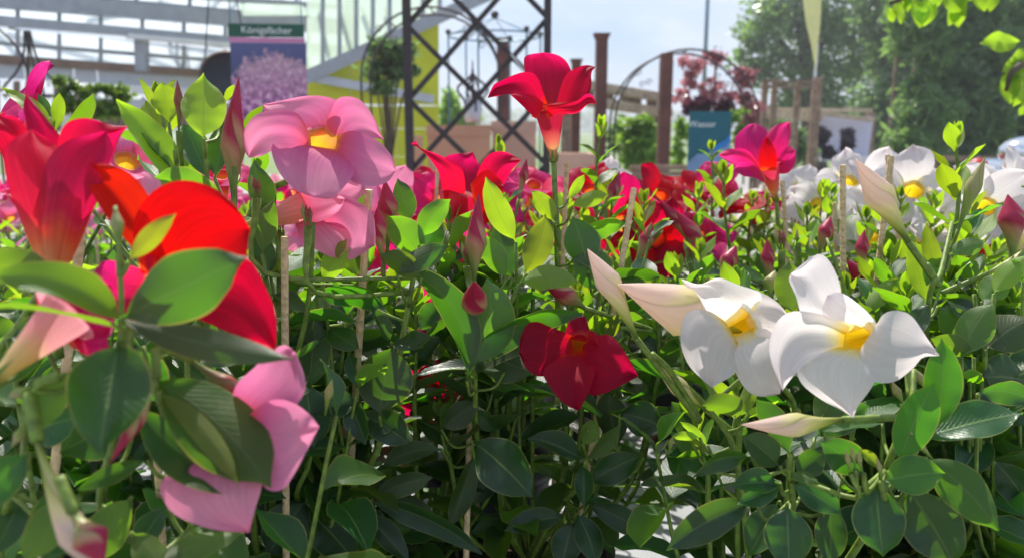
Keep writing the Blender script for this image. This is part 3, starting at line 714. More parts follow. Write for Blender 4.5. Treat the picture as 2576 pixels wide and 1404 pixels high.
hflower(D, 'white', (1905, 775, .480), (1853, 820, .432), [
    {'L': X((1075, 250), (1000, 200), (960, 130), (928, 62), (880, 40)), 'R': X((1185, 190), (1225, 95), (1120, 38), (1030, 0), (940, 28)), 't': X((850, 0))[0], 'd': (.437, .43)},
    {'L': X((1165, 180), (1215, 85), (1270, 92), (1340, 128), (1385, 180)), 'R': X((1205, 290), (1270, 300), (1330, 290), (1370, 250)), 't': X((1390, 208))[0], 'd': (.437, .445), 'rip': 1.6},
    {'L': X((1185, 270), (1250, 250), (1310, 270)), 'R': X((1170, 320), (1240, 330), (1300, 330)), 't': X((1325, 322))[0], 'd': (.436, .44)},
    {'L': X((1080, 225), (1010, 186), (940, 180), (885, 220), (866, 330), (895, 430), (950, 495)), 'R': X((1135, 310), (1120, 350), (1118, 420), (1090, 480), (1040, 520)), 't': X((1008, 546))[0], 'd': (.43, .412), 'b': .007},
    {'L': X((1200, 250), (1215, 290), (1290, 320), (1335, 400), (1352, 500)), 'R': X((1110, 290), (1150, 320), (1118, 385), (1145, 470), (1195, 555), (1260, 586)), 't': X((1350, 577))[0], 'd': (.43, .412), 'b': .008, 'rip': 1.5}], .0098, [(1940, 950, .5), (1935, 820, .495)])
hflower(C, 'dred', (1475, 835, .575), (1455, 878, .528), [
    {'L': X((280, 300), (290, 225), (325, 180)), 'R': X((385, 320), (378, 235), (362, 180)), 't': X((350, 166))[0], 'd': (.53, .54)},
    {'L': X((375, 270), (420, 278), (440, 320)), 'R': X((375, 340), (405, 360), (425, 385)), 't': X((440, 390))[0], 'd': (.528, .518)},
    {'L': X((300, 300), (200, 264), (130, 234), (75, 245), (42, 310)), 'R': X((310, 400), (240, 440), (180, 462), (125, 470), (70, 440)), 't': X((36, 375))[0], 'd': (.527, .512), 'b': .006},
    {'L': X((355, 340), (450, 303), (520, 330), (580, 400)), 'R': X((340, 400), (362, 490), (400, 555), (470, 560), (570, 520)), 't': X((636, 488))[0], 'd': (.527, .51), 'b': .006},
    {'L': X((285, 370), (182, 460), (205, 540), (240, 595), (290, 640)), 'R': X((370, 370), (392, 460), (380, 560), (352, 630)), 't': X((338, 662))[0], 'd': (.526, .502), 'b': .009}], .0098, [(1560, 1000, .6), (1520, 860, .6)])
hflower(C, 'red', (1393, 405, .60), (1383, 285, .60), [
    {'L': [(1352, 280), (1334, 210), (1323, 155), (1330, 140)], 'R': [(1420, 275), (1432, 215), (1424, 165), (1400, 140)], 't': (1365, 133), 'd': (.61, .64), 'b': -.01},
    {'L': [(1400, 282), (1424, 200), (1448, 176), (1474, 166)], 'R': [(1420, 282), (1462, 262), (1484, 220), (1487, 185)], 't': (1498, 169), 'd': (.603, .62), 'm': 'dred'},
    {'L': [(1372, 265), (1346, 198), (1310, 188), (1256, 208), (1242, 216)], 'R': [(1350, 290), (1330, 262), (1290, 236), (1246, 243)], 't': (1226, 248), 'd': (.60, .585), 'm': 'dred', 'b': .006},
    {'L': [(1372, 272), (1340, 244), (1300, 236)], 'R': [(1352, 296), (1330, 278), (1304, 256)], 't': (1284, 240), 'd': (.592, .575)},
    {'L': [(1364, 268), (1410, 262), (1450, 256), (1474, 240), (1490, 242)], 'R': [(1376, 296), (1400, 284), (1450, 284), (1480, 262)], 't': (1502, 264), 'd': (.589, .572), 'b': .004}], .0108, [(1405, 620, .6), (1397, 500, .6)], .0030, None, 2.6)
hflower(C, 'red', (1130, 640, .64), (1172, 490, .635), [
    {'L': [(1125, 510), (1116, 430), (1128, 396), (1170, 386)], 'R': [(1222, 500), (1216, 450), (1200, 410)], 't': (1190, 383), 'd': (.645, .67), 'b': -.01},
    {'L': [(1128, 520), (1110, 440), (1075, 392), (1052, 372), (1046, 354)], 'R': [(1165, 500), (1158, 430), (1112, 396), (1075, 380)], 't': (1034, 364), 'd': (.635, .62)},
    {'L': [(1196, 480), (1212, 425), (1236, 392), (1270, 385)], 'R': [(1222, 510), (1256, 472), (1285, 430)], 't': (1312, 403), 'd': (.635, .625)},
    {'L': [(1186, 480), (1222, 436), (1252, 446)], 'R': [(1200, 560), (1236, 540), (1262, 500)], 't': (1268, 468), 'd': (.622, .61), 'm': 'dred'}], .0145, [(1080, 900, .62), (1100, 740, .64)], .0034, None, 2.2)
hflower(I_, 'rose', (130, 668, .335), (138, 480, .335), [
    {'L': [(70, 480), (30, 430), (-5, 360), (-40, 320)], 'R': [(110, 450), (90, 380), (45, 305), (10, 292)], 't': (-30, 275), 'd': (.345, .35), 'm': 'red'},
    {'L': [(60, 480), (50, 400), (72, 330), (60, 272)], 'R': [(180, 470), (172, 400), (136, 330), (94, 272)], 't': (66, 236), 'd': (.35, .36), 'm': 'red', 'rip': .6},
    {'L': [(150, 440), (165, 335), (215, 304), (286, 318)], 'R': [(215, 520), (246, 450), (276, 396), (298, 350)], 't': (322, 318), 'd': (.34, .325), 'm': 'red', 'rip': .8},
    {'L': [(104, 662), (60, 540), (24, 440), (20, 370)], 'R': [(150, 664), (188, 520), (176, 420), (130, 360)], 't': (78, 326), 'd': (.316, .318), 'm': 'flame', 'rip': .5, 'cv': -.006},
    {'L': [(118, 664), (108, 530), (124, 420), (170, 360)], 'R': [(168, 662), (222, 530), (262, 430), (282, 376)], 't': (268, 330), 'd': (.312, .316), 'm': 'flame', 'rip': .5, 'cv': -.006},
    {'L': [(85, 520), (30, 500), (10, 470)], 'R': [(90, 560), (60, 540), (30, 510)], 't': (0, 462), 'd': (.32, .315), 'm': 'rose'},
    {'L': [(100, 540), (112, 460), (130, 410)], 'R': [(190, 540), (196, 470), (172, 412)], 't': (150, 392), 'd': (.309, .314), 'm': 'dred'}], .0155, [(150, 900, .34), (132, 760, .335)], .0048, 'rose', 2.4)
hflower(A, 'red', (330, 820, .235), (440, 690, .232), [
    {'L': [(380, 660), (290, 560), (240, 490), (214, 436)], 'R': [(420, 640), (372, 510), (330, 448), (280, 418)], 't': (224, 412), 'd': (.235, .24), 'm': 'scarlet'},
    {'L': [(375, 690), (358, 580), (400, 500), (470, 468), (550, 486), (600, 530)], 'R': [(480, 700), (560, 680), (612, 640)], 't': (630, 578), 'd': (.234, .228), 'rip': .6, 'm': 'scarlet'},
    {'L': [(470, 700), (560, 680), (620, 668), (668, 738), (692, 800)], 'R': [(480, 780), (560, 812), (620, 850), (660, 874)], 't': (694, 880), 'd': (.234, .226), 'rip': .6, 'm': 'scarlet'},
    {'L': [(380, 700), (270, 664), (230, 690)], 'R': [(370, 760), (270, 790), (220, 740)], 't': (190, 702), 'd': (.235, .24), 'm': 'rose'}], .0070, [(310, 1000, .22), (315, 900, .228)])
hflower(B, 'pink', (560, 1060, .345), (606, 1082, .305), [
    {'L': X0((1190, 700), (1205, 560), (1300, 450), (1350, 390), (1430, 335)), 'R': X0((1260, 700), (1400, 672), (1500, 590), (1527, 500)), 't': X0((1490, 370))[0], 'd': (.306, .305)},
    {'L': X0((1230, 720), (1350, 650), (1470, 642), (1560, 690)), 'R': X0((1230, 790), (1300, 900), (1335, 1010), (1420, 1027), (1480, 960), (1540, 860)), 't': X0((1606, 742))[0], 'd': (.302, .292), 'b': .006},
    {'L': X0((1200, 760), (1000, 900), (850, 1020), (878, 1150), (980, 1220), (1100, 1258)), 'R': X0((1250, 780), (1285, 900), (1284, 1060), (1268, 1180)), 't': X0((1255, 1274))[0], 'd': (.304, .29), 'b': .004}], .0080, [(560, 1300, .40), (540, 1140, .37)])
hflower(E, 'rose', (1953, 505, .82), (1933, 415, .82), [
    {'L': [(1910, 425), (1864, 400), (1854, 350), (1880, 318)], 'R': [(1938, 415), (1934, 360), (1922, 325)], 't': (1902, 312), 'd': (.83, .845)},
    {'L': [(1922, 420), (1928, 352), (1952, 318)], 'R': [(1952, 425), (1976, 370), (1988, 335)], 't': (1987, 306), 'd': (.83, .84)},
    {'L': [(1942, 420), (1964, 378), (1985, 370)], 'R': [(1956, 436), (1982, 430), (2000, 405)], 't': (2002, 380), 'd': (.82, .82)},
    {'L': [(1918, 430), (1882, 384), (1842, 377), (1816, 384)], 'R': [(1926, 455), (1894, 424), (1852, 416), (1826, 404)], 't': (1808, 392), 'd': (.81, .80)},
    {'L': [(1918, 436), (1886, 412), (1856, 414)], 'R': [(1926, 460), (1900, 446), (1870, 442)], 't': (1848, 430), 'd': (.805, .79)},
    {'L': [(1918, 430), (1912, 390), (1922, 355)], 'R': [(1948, 430), (1950, 390), (1938, 355)], 't': (1930, 345), 'd': (.806, .80), 'm': 'dred'}], .0110, [(1975, 760, .8), (1960, 600, .82)], .0030, None, 2.6)
# orange-pink tube at the left foreground and a yellow tube entering from the right edge
hflower(A, 'rose', (-20, 960, .20), (170, 790, .215), [((300, 700, .24), .018, {}), ((260, 820, .23), .014, {}), ((120, 690, .24), .016, {})], .0070, False, .0022, 'pink')
hbud(H, (2700, 610, .52), (2480, 690, .53), 46, 'white', [(2368, 738, .54), (2420, 715, .535)])

# ---- hero buds
hbud(D, (1478, 627, .44), (1600, 850, .44), 66, 'white', [(1760, 1060, .47), (1690, 940, .455), (1640, 890, .445)], .62)
hbud(D, (1556, 716, .43), (1870, 850, .45), 128, 'white', None, .5)
hbud(D, (1866, 1068, .39), (2120, 1055, .405), 62, 'white', [(2270, 1050, .41), (2180, 1052, .408)], .45, .0020)
hbud(E, (2154, 402, .50), (2285, 610, .51), 74, 'white', [(2362, 720, .52), (2330, 665, .515)], .55, .0022)
hbud(D, (1636, 895, .46), (1775, 1030, .47), 46, 'white', [(1850, 1090, .48)], .45)
hbud(C, (1205, 488, .53), (1192, 705, .535), 56, 'red', [(1200, 900, .56), (1193, 780, .54)], .42)
hbud(C, (1193, 708, .48), (1188, 800, .53), 68, 'red', [(1200, 940, .56), (1185, 840, .54)], .45)
hbud(B, (601, 195, .43), (588, 500, .44), 62, 'red', [(595, 700, .45)], .42)
hbud(B, (446, 202, .43), (450, 330, .435), 24, 'brown', [(455, 420, .44)])
hbud(C, (1352, 705, .55), (1470, 775, .57), 52, 'red', [(1640, 830, .60), (1560, 825, .585)], .4)
hbud(C, (1558, 432, .80), (1510, 540, .80), 36, 'red')
hbud(E, (1852, 618, .66), (1812, 712, .66), 46, 'red')
hbud(G, (968, 452, .52), (975, 620, .53), 52, 'red')
hbud(G, (950, 520, .50), (965, 660, .51), 44, 'red')
hbud(E, (2175, 578, .75), (2168, 690, .75), 36, 'red')
hbud(E, (2130, 655, .68), (2205, 735, .69), 40, 'red')
hbud(H, (2535, 490, .62), (2545, 650, .62), 68, 'red')
hbud(E, (2478, 398, .57), (2412, 575, .58), 40, 'green')
hbud(D, (1950, 680, .50), (1935, 745, .50), 38, 'green')
hbud(D, (1930, 600, .7), (1940, 720, .7), 36, 'red')
hbud(C, (1700, 530, .80), (1800, 660, .8), 42, 'red')
hbud(C, (1660, 505, .84), (1740, 620, .85), 36, 'red')
hbud(C, (1640, 560, .75), (1600, 660, .75), 40, 'red')
hbud(C, (1325, 400, .72), (1305, 500, .72), 26, 'red')
hbud(C, (1120, 470, .8), (1115, 560, .8), 30, 'red')
hbud(E, (2090, 545, .8), (2060, 640, .8), 40, 'red')
hbud(A, (246, 1440, .185), (95, 1110, .195), 80, 'white', [(72, 990, .2)], .72, .0022)
hbud(A, (262, 1420, .183), (185, 1290, .187), 84, 'red', [(150, 1200, .19)], .5)
hbud(A, (276, 1165, .215), (395, 950, .215), 44, 'red', [(390, 880, .22)], .45)
hbud(A, (660, 1012, .245), (480, 905, .24), 50, 'brown', [(400, 870, .225)], .5)
hbud(A, (20, 1000, .20), (90, 965, .20), 30, 'green', [(150, 945, .2)])
hbud(A, (30, 1125, .20), (72, 1050, .20), 26, 'green')
hbud(A, (290, 520, .215), (300, 640, .213), 34, 'green')
hbud(D, (2290, 1085, .385), (2350, 1160, .395), 24, 'green')
for (u0, v0) in ((2140, 1120), (2160, 1130), (2205, 1150), (2128, 1130)):
    hbud(D, (u0, v0, .385), (u0 + 12, v0 + 60, .39), 14, 'green')
for (u0, v0, d) in ((2245, 960, .44), (2300, 925, .43)): hbud(D, (u0, v0, d), (u0 + 30, v0 + 60, d), 22, 'green')
for (u0, v0, d) in ((1730, 600, .75), (2000, 545, .8), (1960, 570, .7), (700, 640, .5), (640, 440, .47), (700, 520, .5), (770, 510, .45), (1170, 610, .55), (1370, 480, .6)):
    for k in range(3): hbud(C if u0 > 1100 and u0 < 1750 else (E if u0 > 1500 else G), (u0 + k * 9 - 9, v0 + k * 5, d), (u0 + k * 6, v0 + 60, d), 14, 'brown' if k else 'green')

# ---- hero stakes
stake(G, (928, 478, .50), (895, 980, .53), .0028)
stake(G, (716, 596, .47), (720, 1404, .50), .0025)
stake(I_, (205, 576, .38), (180, 800, .38), .0026)
stake(C, (1595, 474, .57), (1530, 870, .59), .0026)
stake(E, (2120, 416, .62), (2122, 760, .64), .0027)
stake(E, (2242, 394, .62), (2195, 800, .64), .0028)
stake(E, (2232, 390, .72), (2290, 800, .74), .0024)
stake(C, (1426, 408, .66), (1410, 800, .68), .0024)
stake(C, (1188, 800, .60), (1172, 1420, .57), .0026)
stake(A, (395, 1150, .30), (412, 1400, .33), .0022)
stake(G, (1100, 425, .85), (1095, 600, .85), .0024)
stake(C, (1240, 540, .65), (1215, 1000, .68), .0024)
stake(E, (1968, 455, .78), (1985, 700, .80), .0025)
stake(E, (2100, 510, .85), (2105, 800, .87), .0024)
stake(E, (2560, 460, 1.0), (2570, 700, 1.0), .0022)

# ---- hero leaves: (plant, base, tip, width, roll, bend, kind, bz, fold)
HL = [
 # upper left, glowing young shoot
 (B, (448, 470, .42), (292, 254, .42), 84, 20, .12, 'y', 0, .2), (B, (512, 350, .41), (513, 188, .42), 112, 180, 0, 'y', 0, .12),
 (B, (425, 310, .44), (409, 205, .44), 62, 10, 0, 'y', 0, .2), (B, (430, 425, .42), (352, 332, .42), 34, 60, 0, 'd', 0, .3),
 (B, (525, 450, .44), (462, 310, .45), 78, 10, 0, 'd', 0, .2), (B, (540, 450, .44), (566, 300, .45), 60, -20, 0, 'd', 0, .2),
 (B, (560, 260, .45), (590, 212, .45), 22, 30, 0, 'y', 0, .2), (B, (405, 255, .46), (440, 200, .47), 22, 30, 0, 'y', 0, .2),
 (B, (560, 500, .42), (385, 445, .41), 74, 150, .15, 'm', 0, .2), (B, (600, 330, .47), (665, 262, .47), 30, 40, 0, 'm', 0, .2),
 (I_, (132, 330, .46), (5, 222, .46), 44, 30, .12, 'y', 0, .2), (I_, (140, 330, .46), (150, 232, .46), 34, 20, 0, 'y', 0, .2), (I_, (150, 345, .46), (235, 235, .46), 46, 20, -.15, 'm', 0, .3), (I_, (130, 300, .47), (95, 235, .47), 24, 20, 0, 'd', 0, .3),
 (I_, (20, 400, .46), (-40, 250, .46), 60, 20, 0, 'm', 0, .3),
 (G, (690, 560, .49), (640, 400, .49), 74, 30, .1, 'd', 0, .2), (G, (660, 640, .48), (690, 500, .48), 60, 160, .1, 'm', 0, .2),
 # foreground blurred plant
 (A, (308, 800, .205), (618, 650, .195), 178, 175, .02, 'd', 0, .1), (A, (322, 660, .212), (442, 538, .212), 52, 170, .05, 'y', 0, .15),
 (A, (315, 815, .205), (-40, 700, .18), 110, 30, .26, 'm', 0, .3), (A, (312, 830, .207), (-60, 770, .19), 60, 100, .10, 'm', 0, .2),
 (A, (150, 730, .23), (-60, 650, .22), 90, 160, .2, 'm', 0, .2),
 (A, (305, 805, .21), (738, 902, .205), 84, 168, -.05, 'd', 0, .2), (A, (300, 860, .208), (250, 1142, .19), 200, 0, .02, 'd', .06, .5),
 (A, (385, 955, .225), (682, 1228, .222), 200, 168, .12, 'g', 0, .2), (A, (400, 985, .222), (598, 1218, .216), 60, 165, .12, 'y', 0, .2), (A, (345, 1020, .23), (640, 1232, .225), 120, 0, -.16, 'd', 0, .2),
 (A, (470, 890, .28), (678, 880, .28), 84, -35, -.05, 'd', 0, .15), (A, (400, 900, .25), (560, 860, .26), 40, -45, .1, 'm', 0, .2),
 (A, (370, 1160, .24), (185, 1235, .22), 50, -20, .05, 'd', 0, .25), (A, (380, 1420, .24), (610, 1338, .26), 74, 150, .05, 'm', 0, .2),
 (A, (190, 930, .205), (80, 1090, .20), 90, 170, .1, 'm', 0, .2), (A, (120, 880, .23), (-40, 960, .22), 90, -20, .1, 'd', 0, .2),
 (A, (70, 1140, .2), (-60, 1290, .19), 110, -20, .1, 'd', 0, .2), (A, (200, 1250, .21), (60, 1420, .2), 100, 165, .1, 'm', 0, .2), (A, (330, 1250, .25), (240, 1420, .24), 110, 160, .1, 'm', 0, .2),
 (A, (330, 1340, .24), (430, 1480, .24), 110, 150, .1, 'm', 0, .2), (A, (160, 1210, .22), (120, 1420, .21), 130, -10, 0, 'd', 0, .2), (A, (420, 1270, .27), (340, 1400, .26), 70, 20, .1, 'd', 0, .2),
 (A, (340, 1060, .26), (150, 1140, .25), 140, 0, .1, 'd', 0, .2), (A, (20, 850, .26), (180, 830, .26), 90, -30, .1, 'd', 0, .2), (A, (60, 1100, .24), (200, 1050, .24), 110, 0, .1, 'd', 0, .2),
 (A, (400, 830, .26), (330, 700, .27), 90, 160, .1, 'd', 0, .2), (A, (60, 1240, .23), (-20, 1400, .22), 90, 10, 0, 'd', 0, .2),
 (A, (360, 870, .24), (390, 1010, .25), 110, 0, .1, 'd', 0, .2), (A, (480, 1330, .28), (530, 1480, .28), 120, 0, 0, 'd', 0, .2),
 # lower left centre
 (G, (772, 1255, .52), (672, 1398, .505), 122, 0, .03, 'd', .04, .12), (G, (775, 1285, .52), (892, 1412, .51), 108, 0, .05, 'd', .03, .15),
 (G, (905, 1015, .50), (778, 1040, .49), 82, 20, .16, 'd', 0, .3), (G, (905, 1040, .51), (1032, 1118, .50), 90, -10, .08, 'd', 0, .25), (G, (870, 1010, .50), (918, 1118, .49), 64, 20, .1, 'd', 0, .35),
 (G, (930, 1262, .53), (1212, 1392, .52), 64, 30, .12, 'd', 0, .3), (G, (905, 1290, .53), (1030, 1420, .52), 62, -20, .1, 'd', 0, .3), (G, (900, 1285, .55), (960, 1360, .55), 80, 0, .1, 'd', 0, .2),
 (G, (955, 1045, .50), (990, 872, .50), 150, 170, .06, 'd', 0, .15), (G, (980, 1240, .55), (1100, 1330, .55), 62, 160, .1, 'd', 0, .2), (G, (935, 1255, .53), (1090, 1200, .53), 60, 170, .1, 'd', 0, .3),
 (G, (770, 960, .49), (790, 1130, .49), 110, 0, 0, 'd', 0, .2), (G, (780, 980, .50), (800, 790, .50), 95, 165, .04, 'd', 0, .2), (G, (690, 1250, .55), (800, 1160, .55), 80, 0, .1, 'd', 0, .2),
 (G, (985, 862, .50), (1090, 842, .49), 62, -40, -.2, 'd', .1, .4), (G, (985, 862, .50), (935, 770, .49), 46, 40, 0, 'd', .0, .4),
 (G, (795, 745, .50), (972, 772, .49), 92, 50, .22, 'd', 0, .3), (G, (790, 800, .5), (678, 742, .49), 72, 60, .1, 'm', 0, .3), (G, (812, 715, .49), (872, 602, .49), 62, 165, .05, 'y', 0, .2),
 (G, (680, 690, .49), (640, 586, .49), 62, 20, .05, 'd', 0, .2), (G, (700, 720, .52), (775, 640, .52), 70, 20, .1, 'd', 0, .2), (G, (650, 690, .5), (720, 660, .49), 36, 160, .1, 'y', 0, .2),
 (G, (1062, 655, .52), (972, 542, .51), 84, 165, .10, 'm', 0, .15), (G, (1052, 600, .52), (1132, 502, .51), 66, 165, .12, 'm', 0, .15), (G, (1068, 640, .53), (1098, 545, .53), 72, 0, 0, 'd', 0, .3),
 (G, (1030, 560, .54), (1000, 450, .54), 64, 165, 0, 'd', 0, .2), (G, (915, 640, .53), (905, 470, .53), 50, 165, 0, 'm', 0, .2), (G, (900, 700, .52), (860, 600, .52), 50, 20, .1, 'm', 0, .2),
 (G, (1000, 690, .50), (1130, 620, .50), 66, 160, .1, 'd', 0, .2), (G, (1060, 700, .5), (960, 640, .5), 66, 160, .1, 'm', 0, .2),
 # centre
 (C, (1175, 960, .52), (1008, 668, .51), 92, 150, .36, 'd', 0, .3), (C, (1190, 920, .52), (1225, 700, .52), 140, 175, -.2, 'm', 0, .15),
 (C, (1172, 935, .53), (1468, 790, .51), 88, 40, .26, 'd', 0, .4), (C, (1180, 945, .54), (1440, 800, .52), 70, 140, .1, 'd', 0, .2),
 (C, (1305, 712, .54), (1455, 712, .53), 74, 150, .22, 'y', 0, .2), (C, (1298, 610, .56), (1222, 446, .55), 66, 170, -.08, 'y', 0, .15),
 (C, (1320, 690, .55), (1372, 540, .55), 76, 175, -.1, 'y', 0, .2), (C, (1275, 700, .54), (1215, 590, .54), 62, 170, 0, 'm', 0, .15), (C, (1290, 700, .56), (1252, 560, .57), 80, 170, .1, 'd', 0, .2),
 (C, (1480, 680, .56), (1440, 545, .56), 96, 170, -.05, 'd', 0, .15), (C, (1460, 600, .57), (1572, 562, .56), 60, 30, .14, 'm', 0, .3), (C, (1440, 520, .58), (1530, 490, .57), 44, 160, .1, 'y', 0, .2),
 (C, (1430, 500, .6), (1470, 440, .6), 30, 20, 0, 'y', 0, .2), (C, (1395, 560, .58), (1335, 480, .58), 50, 160, .1, 'y', 0, .2), (C, (1540, 720, .56), (1440, 650, .56), 110, 170, .1, 'd', 0, .2),
 (C, (1530, 700, .57), (1660, 697, .56), 70, 50, .2, 'd', 0, .3), (C, (1540, 705, .57), (1640, 735, .56), 50, 160, .1, 'm', 0, .3),
 (C, (1270, 935, .54), (1040, 945, .53), 58, 60, .14, 'd', 0, .3), (C, (1240, 985, .57), (1440, 985, .56), 48, -60, 0, 'd', 0, .2), (C, (1200, 900, .55), (1340, 940, .54), 110, 165, .1, 'd', 0, .2),
 (C, (1188, 1108, .53), (1338, 1250, .50), 132, 5, .06, 'd', .05, .12), (C, (1470, 1160, .55), (1328, 1102, .54), 66, 30, .16, 'd', 0, .4), (C, (1472, 1155, .55), (1562, 1064, .54), 46, 150, -.1, 'm', 0, .3),
 (C, (1466, 1120, .56), (1500, 1055, .56), 52, 165, 0, 'y', 0, .2), (C, (1468, 1170, .55), (1470, 1275, .53), 50, 0, 0, 'd', 0, .5), (C, (1485, 1215, .56), (1612, 1148, .55), 80, 10, .08, 'd', 0, .3),
 (C, (1420, 1300, .57), (1268, 1335, .56), 62, 10, .1, 'd', 0, .3), (C, (1450, 1290, .57), (1500, 1420, .55), 72, 0, .1, 'd', 0, .2), (C, (1480, 1270, .57), (1635, 1352, .56), 66, 10, .1, 'd', 0, .2),
 (C, (1440, 1310, .57), (1410, 1430, .56), 80, 0, 0, 'd', 0, .2), (C, (1480, 1250, .58), (1560, 1320, .58), 50, 0, .1, 'd', 0, .2), (C, (1200, 1140, .56), (1130, 1330, .55), 62, -25, 0, 'm', 0, .3),
 (C, (1560, 1120, .58), (1530, 980, .58), 88, 165, .1, 'd', 0, .2), (C, (1560, 1040, .57), (1668, 1075, .56), 96, 10, .1, 'd', 0, .15), (C, (1620, 1150, .58), (1760, 1265, .57), 60, 0, .1, 'd', 0, .3),
 (C, (1110, 1080, .55), (1205, 1010, .55), 70, 160, .05, 'd', 0, .2), (C, (1180, 1030, .56), (1250, 1090, .56), 46, 20, .1, 'm', 0, .2), (C, (1110, 1130, .56), (960, 1175, .56), 56, 160, .2, 'd', 0, .2),
 (C, (1260, 1180, .6), (1190, 1270, .6), 60, 0, .1, 'd', 0, .2), (C, (1110, 760, .53), (1060, 830, .53), 60, 20, .1, 'd', 0, .2),
 # right
 (D, (1962, 1172, .42), (1868, 1094, .41), 82, 10, .05, 'd', 0, .3), (D, (1890, 1150, .42), (1742, 1200, .41), 62, -40, .22, 'd', 0, .4), (D, (1962, 1222, .42), (1842, 1225, .41), 66, 15, .16, 'd', 0, .5),
 (D, (1962, 1215, .42), (1856, 1268, .41), 56, 0, -.05, 'd', 0, .2), (D, (1992, 1216, .42), (2118, 1292, .41), 72, 0, .08, 'd', 0, .2), (D, (1900, 1262, .42), (1676, 1385, .41), 90, -10, .1, 'd', 0, .35),
 (D, (1980, 1268, .42), (1985, 1430, .41), 122, 0, 0, 'd', 0, .2), (D, (2005, 1195, .42), (2075, 1135, .42), 70, 10, .05, 'd', 0, .3), (D, (1985, 1190, .42), (2060, 1215, .41), 36, 150, .15, 'm', 0, .3),
 (D, (2172, 1190, .40), (2066, 1112, .39), 92, 0, .05, 'd', 0, .15), (D, (2222, 1212, .39), (2378, 1190, .38), 104, 0, .10, 'm', 0, .15), (D, (2330, 1150, .39), (2512, 1335, .38), 116, 165, .10, 'g', 0, .2),
 (D, (2280, 1225, .395), (2400, 1420, .39), 150, 0, .05, 'd', 0, .15), (D, (2205, 1215, .40), (2222, 1400, .39), 130, 0, .03, 'd', 0, .2), (D, (2262, 1165, .39), (2352, 962, .38), 100, 170, .05, 'g', 0, .25),
 (D, (2345, 1085, .40), (2368, 848, .40), 92, 170, -.1, 'g', 0, .2), (D, (2320, 1100, .40), (2574, 1038, .39), 112, -30, .06, 'd', 0, .15), (D, (2220, 1065, .42), (2060, 1085, .42), 36, 50, .05, 'm', 0, .2),
 (D, (2215, 1180, .39), (2160, 1130, .39), 30, 20, .1, 'y', 0, .3), (D, (1960, 1260, .44), (1880, 1400, .44), 90, 20, 0, 'd', 0, .2), (D, (2090, 1260, .43), (2090, 1420, .43), 80, 0, 0, 'd', 0, .2),
 (D, (2330, 1200, .42), (2260, 1340, .41), 60, 0, 0, 'm', 0, .2), (D, (1985, 1140, .46), (1900, 1000, .46), 70, 160, .1, 'd', 0, .2), (D, (2070, 1080, .47), (2110, 960, .47), 90, 160, .1, 'd', 0, .2),
 (D, (1885, 1042, .46), (1765, 1020, .45), 66, 150, .16, 'm', 0, .3), (D, (1850, 1050, .48), (1900, 970, .48), 44, 165, 0, 'y', 0, .2), (D, (1995, 790, .46), (1985, 655, .46), 80, 175, .05, 'm', 0, .2),
 (D, (2050, 1100, .47), (2190, 1020, .47), 80, 10, .1, 'd', 0, .2), (D, (1740, 1110, .5), (1690, 1010, .5), 66, 20, .1, 'd', 0, .2), (D, (1800, 1180, .5), (1700, 1150, .5), 60, 0, .1, 'm', 0, .3),
 (D, (1760, 1100, .47), (1690, 1100, .47), 26, 160, .1, 'y', 0, .2), (D, (1780, 1120, .47), (1710, 1060, .47), 24, 160, .1, 'y', 0, .2),
 (E, (2240, 960, .54), (2330, 800, .54), 90, 170, .1, 'm', 0, .2), (E, (2260, 900, .54), (2150, 820, .54), 60, 160, .1, 'm', 0, .2), (E, (2180, 790, .58), (2260, 700, .58), 50, 160, .1, 'y', 0, .2),
 (E, (2340, 760, .52), (2280, 880, .52), 60, 20, .1, 'd', 0, .2), (E, (2360, 770, .53), (2450, 880, .53), 80, 165, .1, 'm', 0, .2), (E, (2330, 760, .55), (2300, 600, .55), 60, 165, .05, 'y', 0, .2), (E, (2370, 700, .54), (2330, 560, .54), 44, 165, .1, 'y', 0, .2),
 (E, (2390, 640, .54), (2480, 610, .54), 50, 160, .1, 'm', 0, .2), (E, (2380, 640, .54), (2330, 720, .54), 50, 0, .1, 'm', 0, .2),
 (H, (2450, 900, .5), (2340, 850, .5), 60, 165, .1, 'm', 0, .2), (H, (2470, 950, .5), (2590, 960, .5), 130, 170, .1, 'd', 0, .2), (H, (2480, 880, .5), (2600, 800, .5), 110, 170, .1, 'd', 0, .2), (H, (2420, 900, .5), (2500, 760, .5), 90, 170, .1, 'm', 0, .2),
 (H, (2500, 740, .5), (2590, 640, .5), 60, 165, .1, 'y', 0, .2), (H, (2470, 760, .52), (2540, 690, .52), 70, 165, .1, 'm', 0, .2), (H, (2490, 1100, .52), (2420, 1200, .5), 90, 0, .1, 'd', 0, .2), (H, (2500, 1160, .5), (2590, 1280, .5), 90, 0, .1, 'd', 0, .2),
 (H, (2440, 960, .5), (2330, 960, .5), 50, -40, .1, 'd', 0, .2), (H, (2460, 990, .47), (2600, 1010, .47), 70, 20, .2, 'd', 0, .2),
]
for (pl, b, t, w, roll, bend, kd, bz, fold) in HL: hleaf(pl, b, t, w, roll, bend, kd, bz, fold)
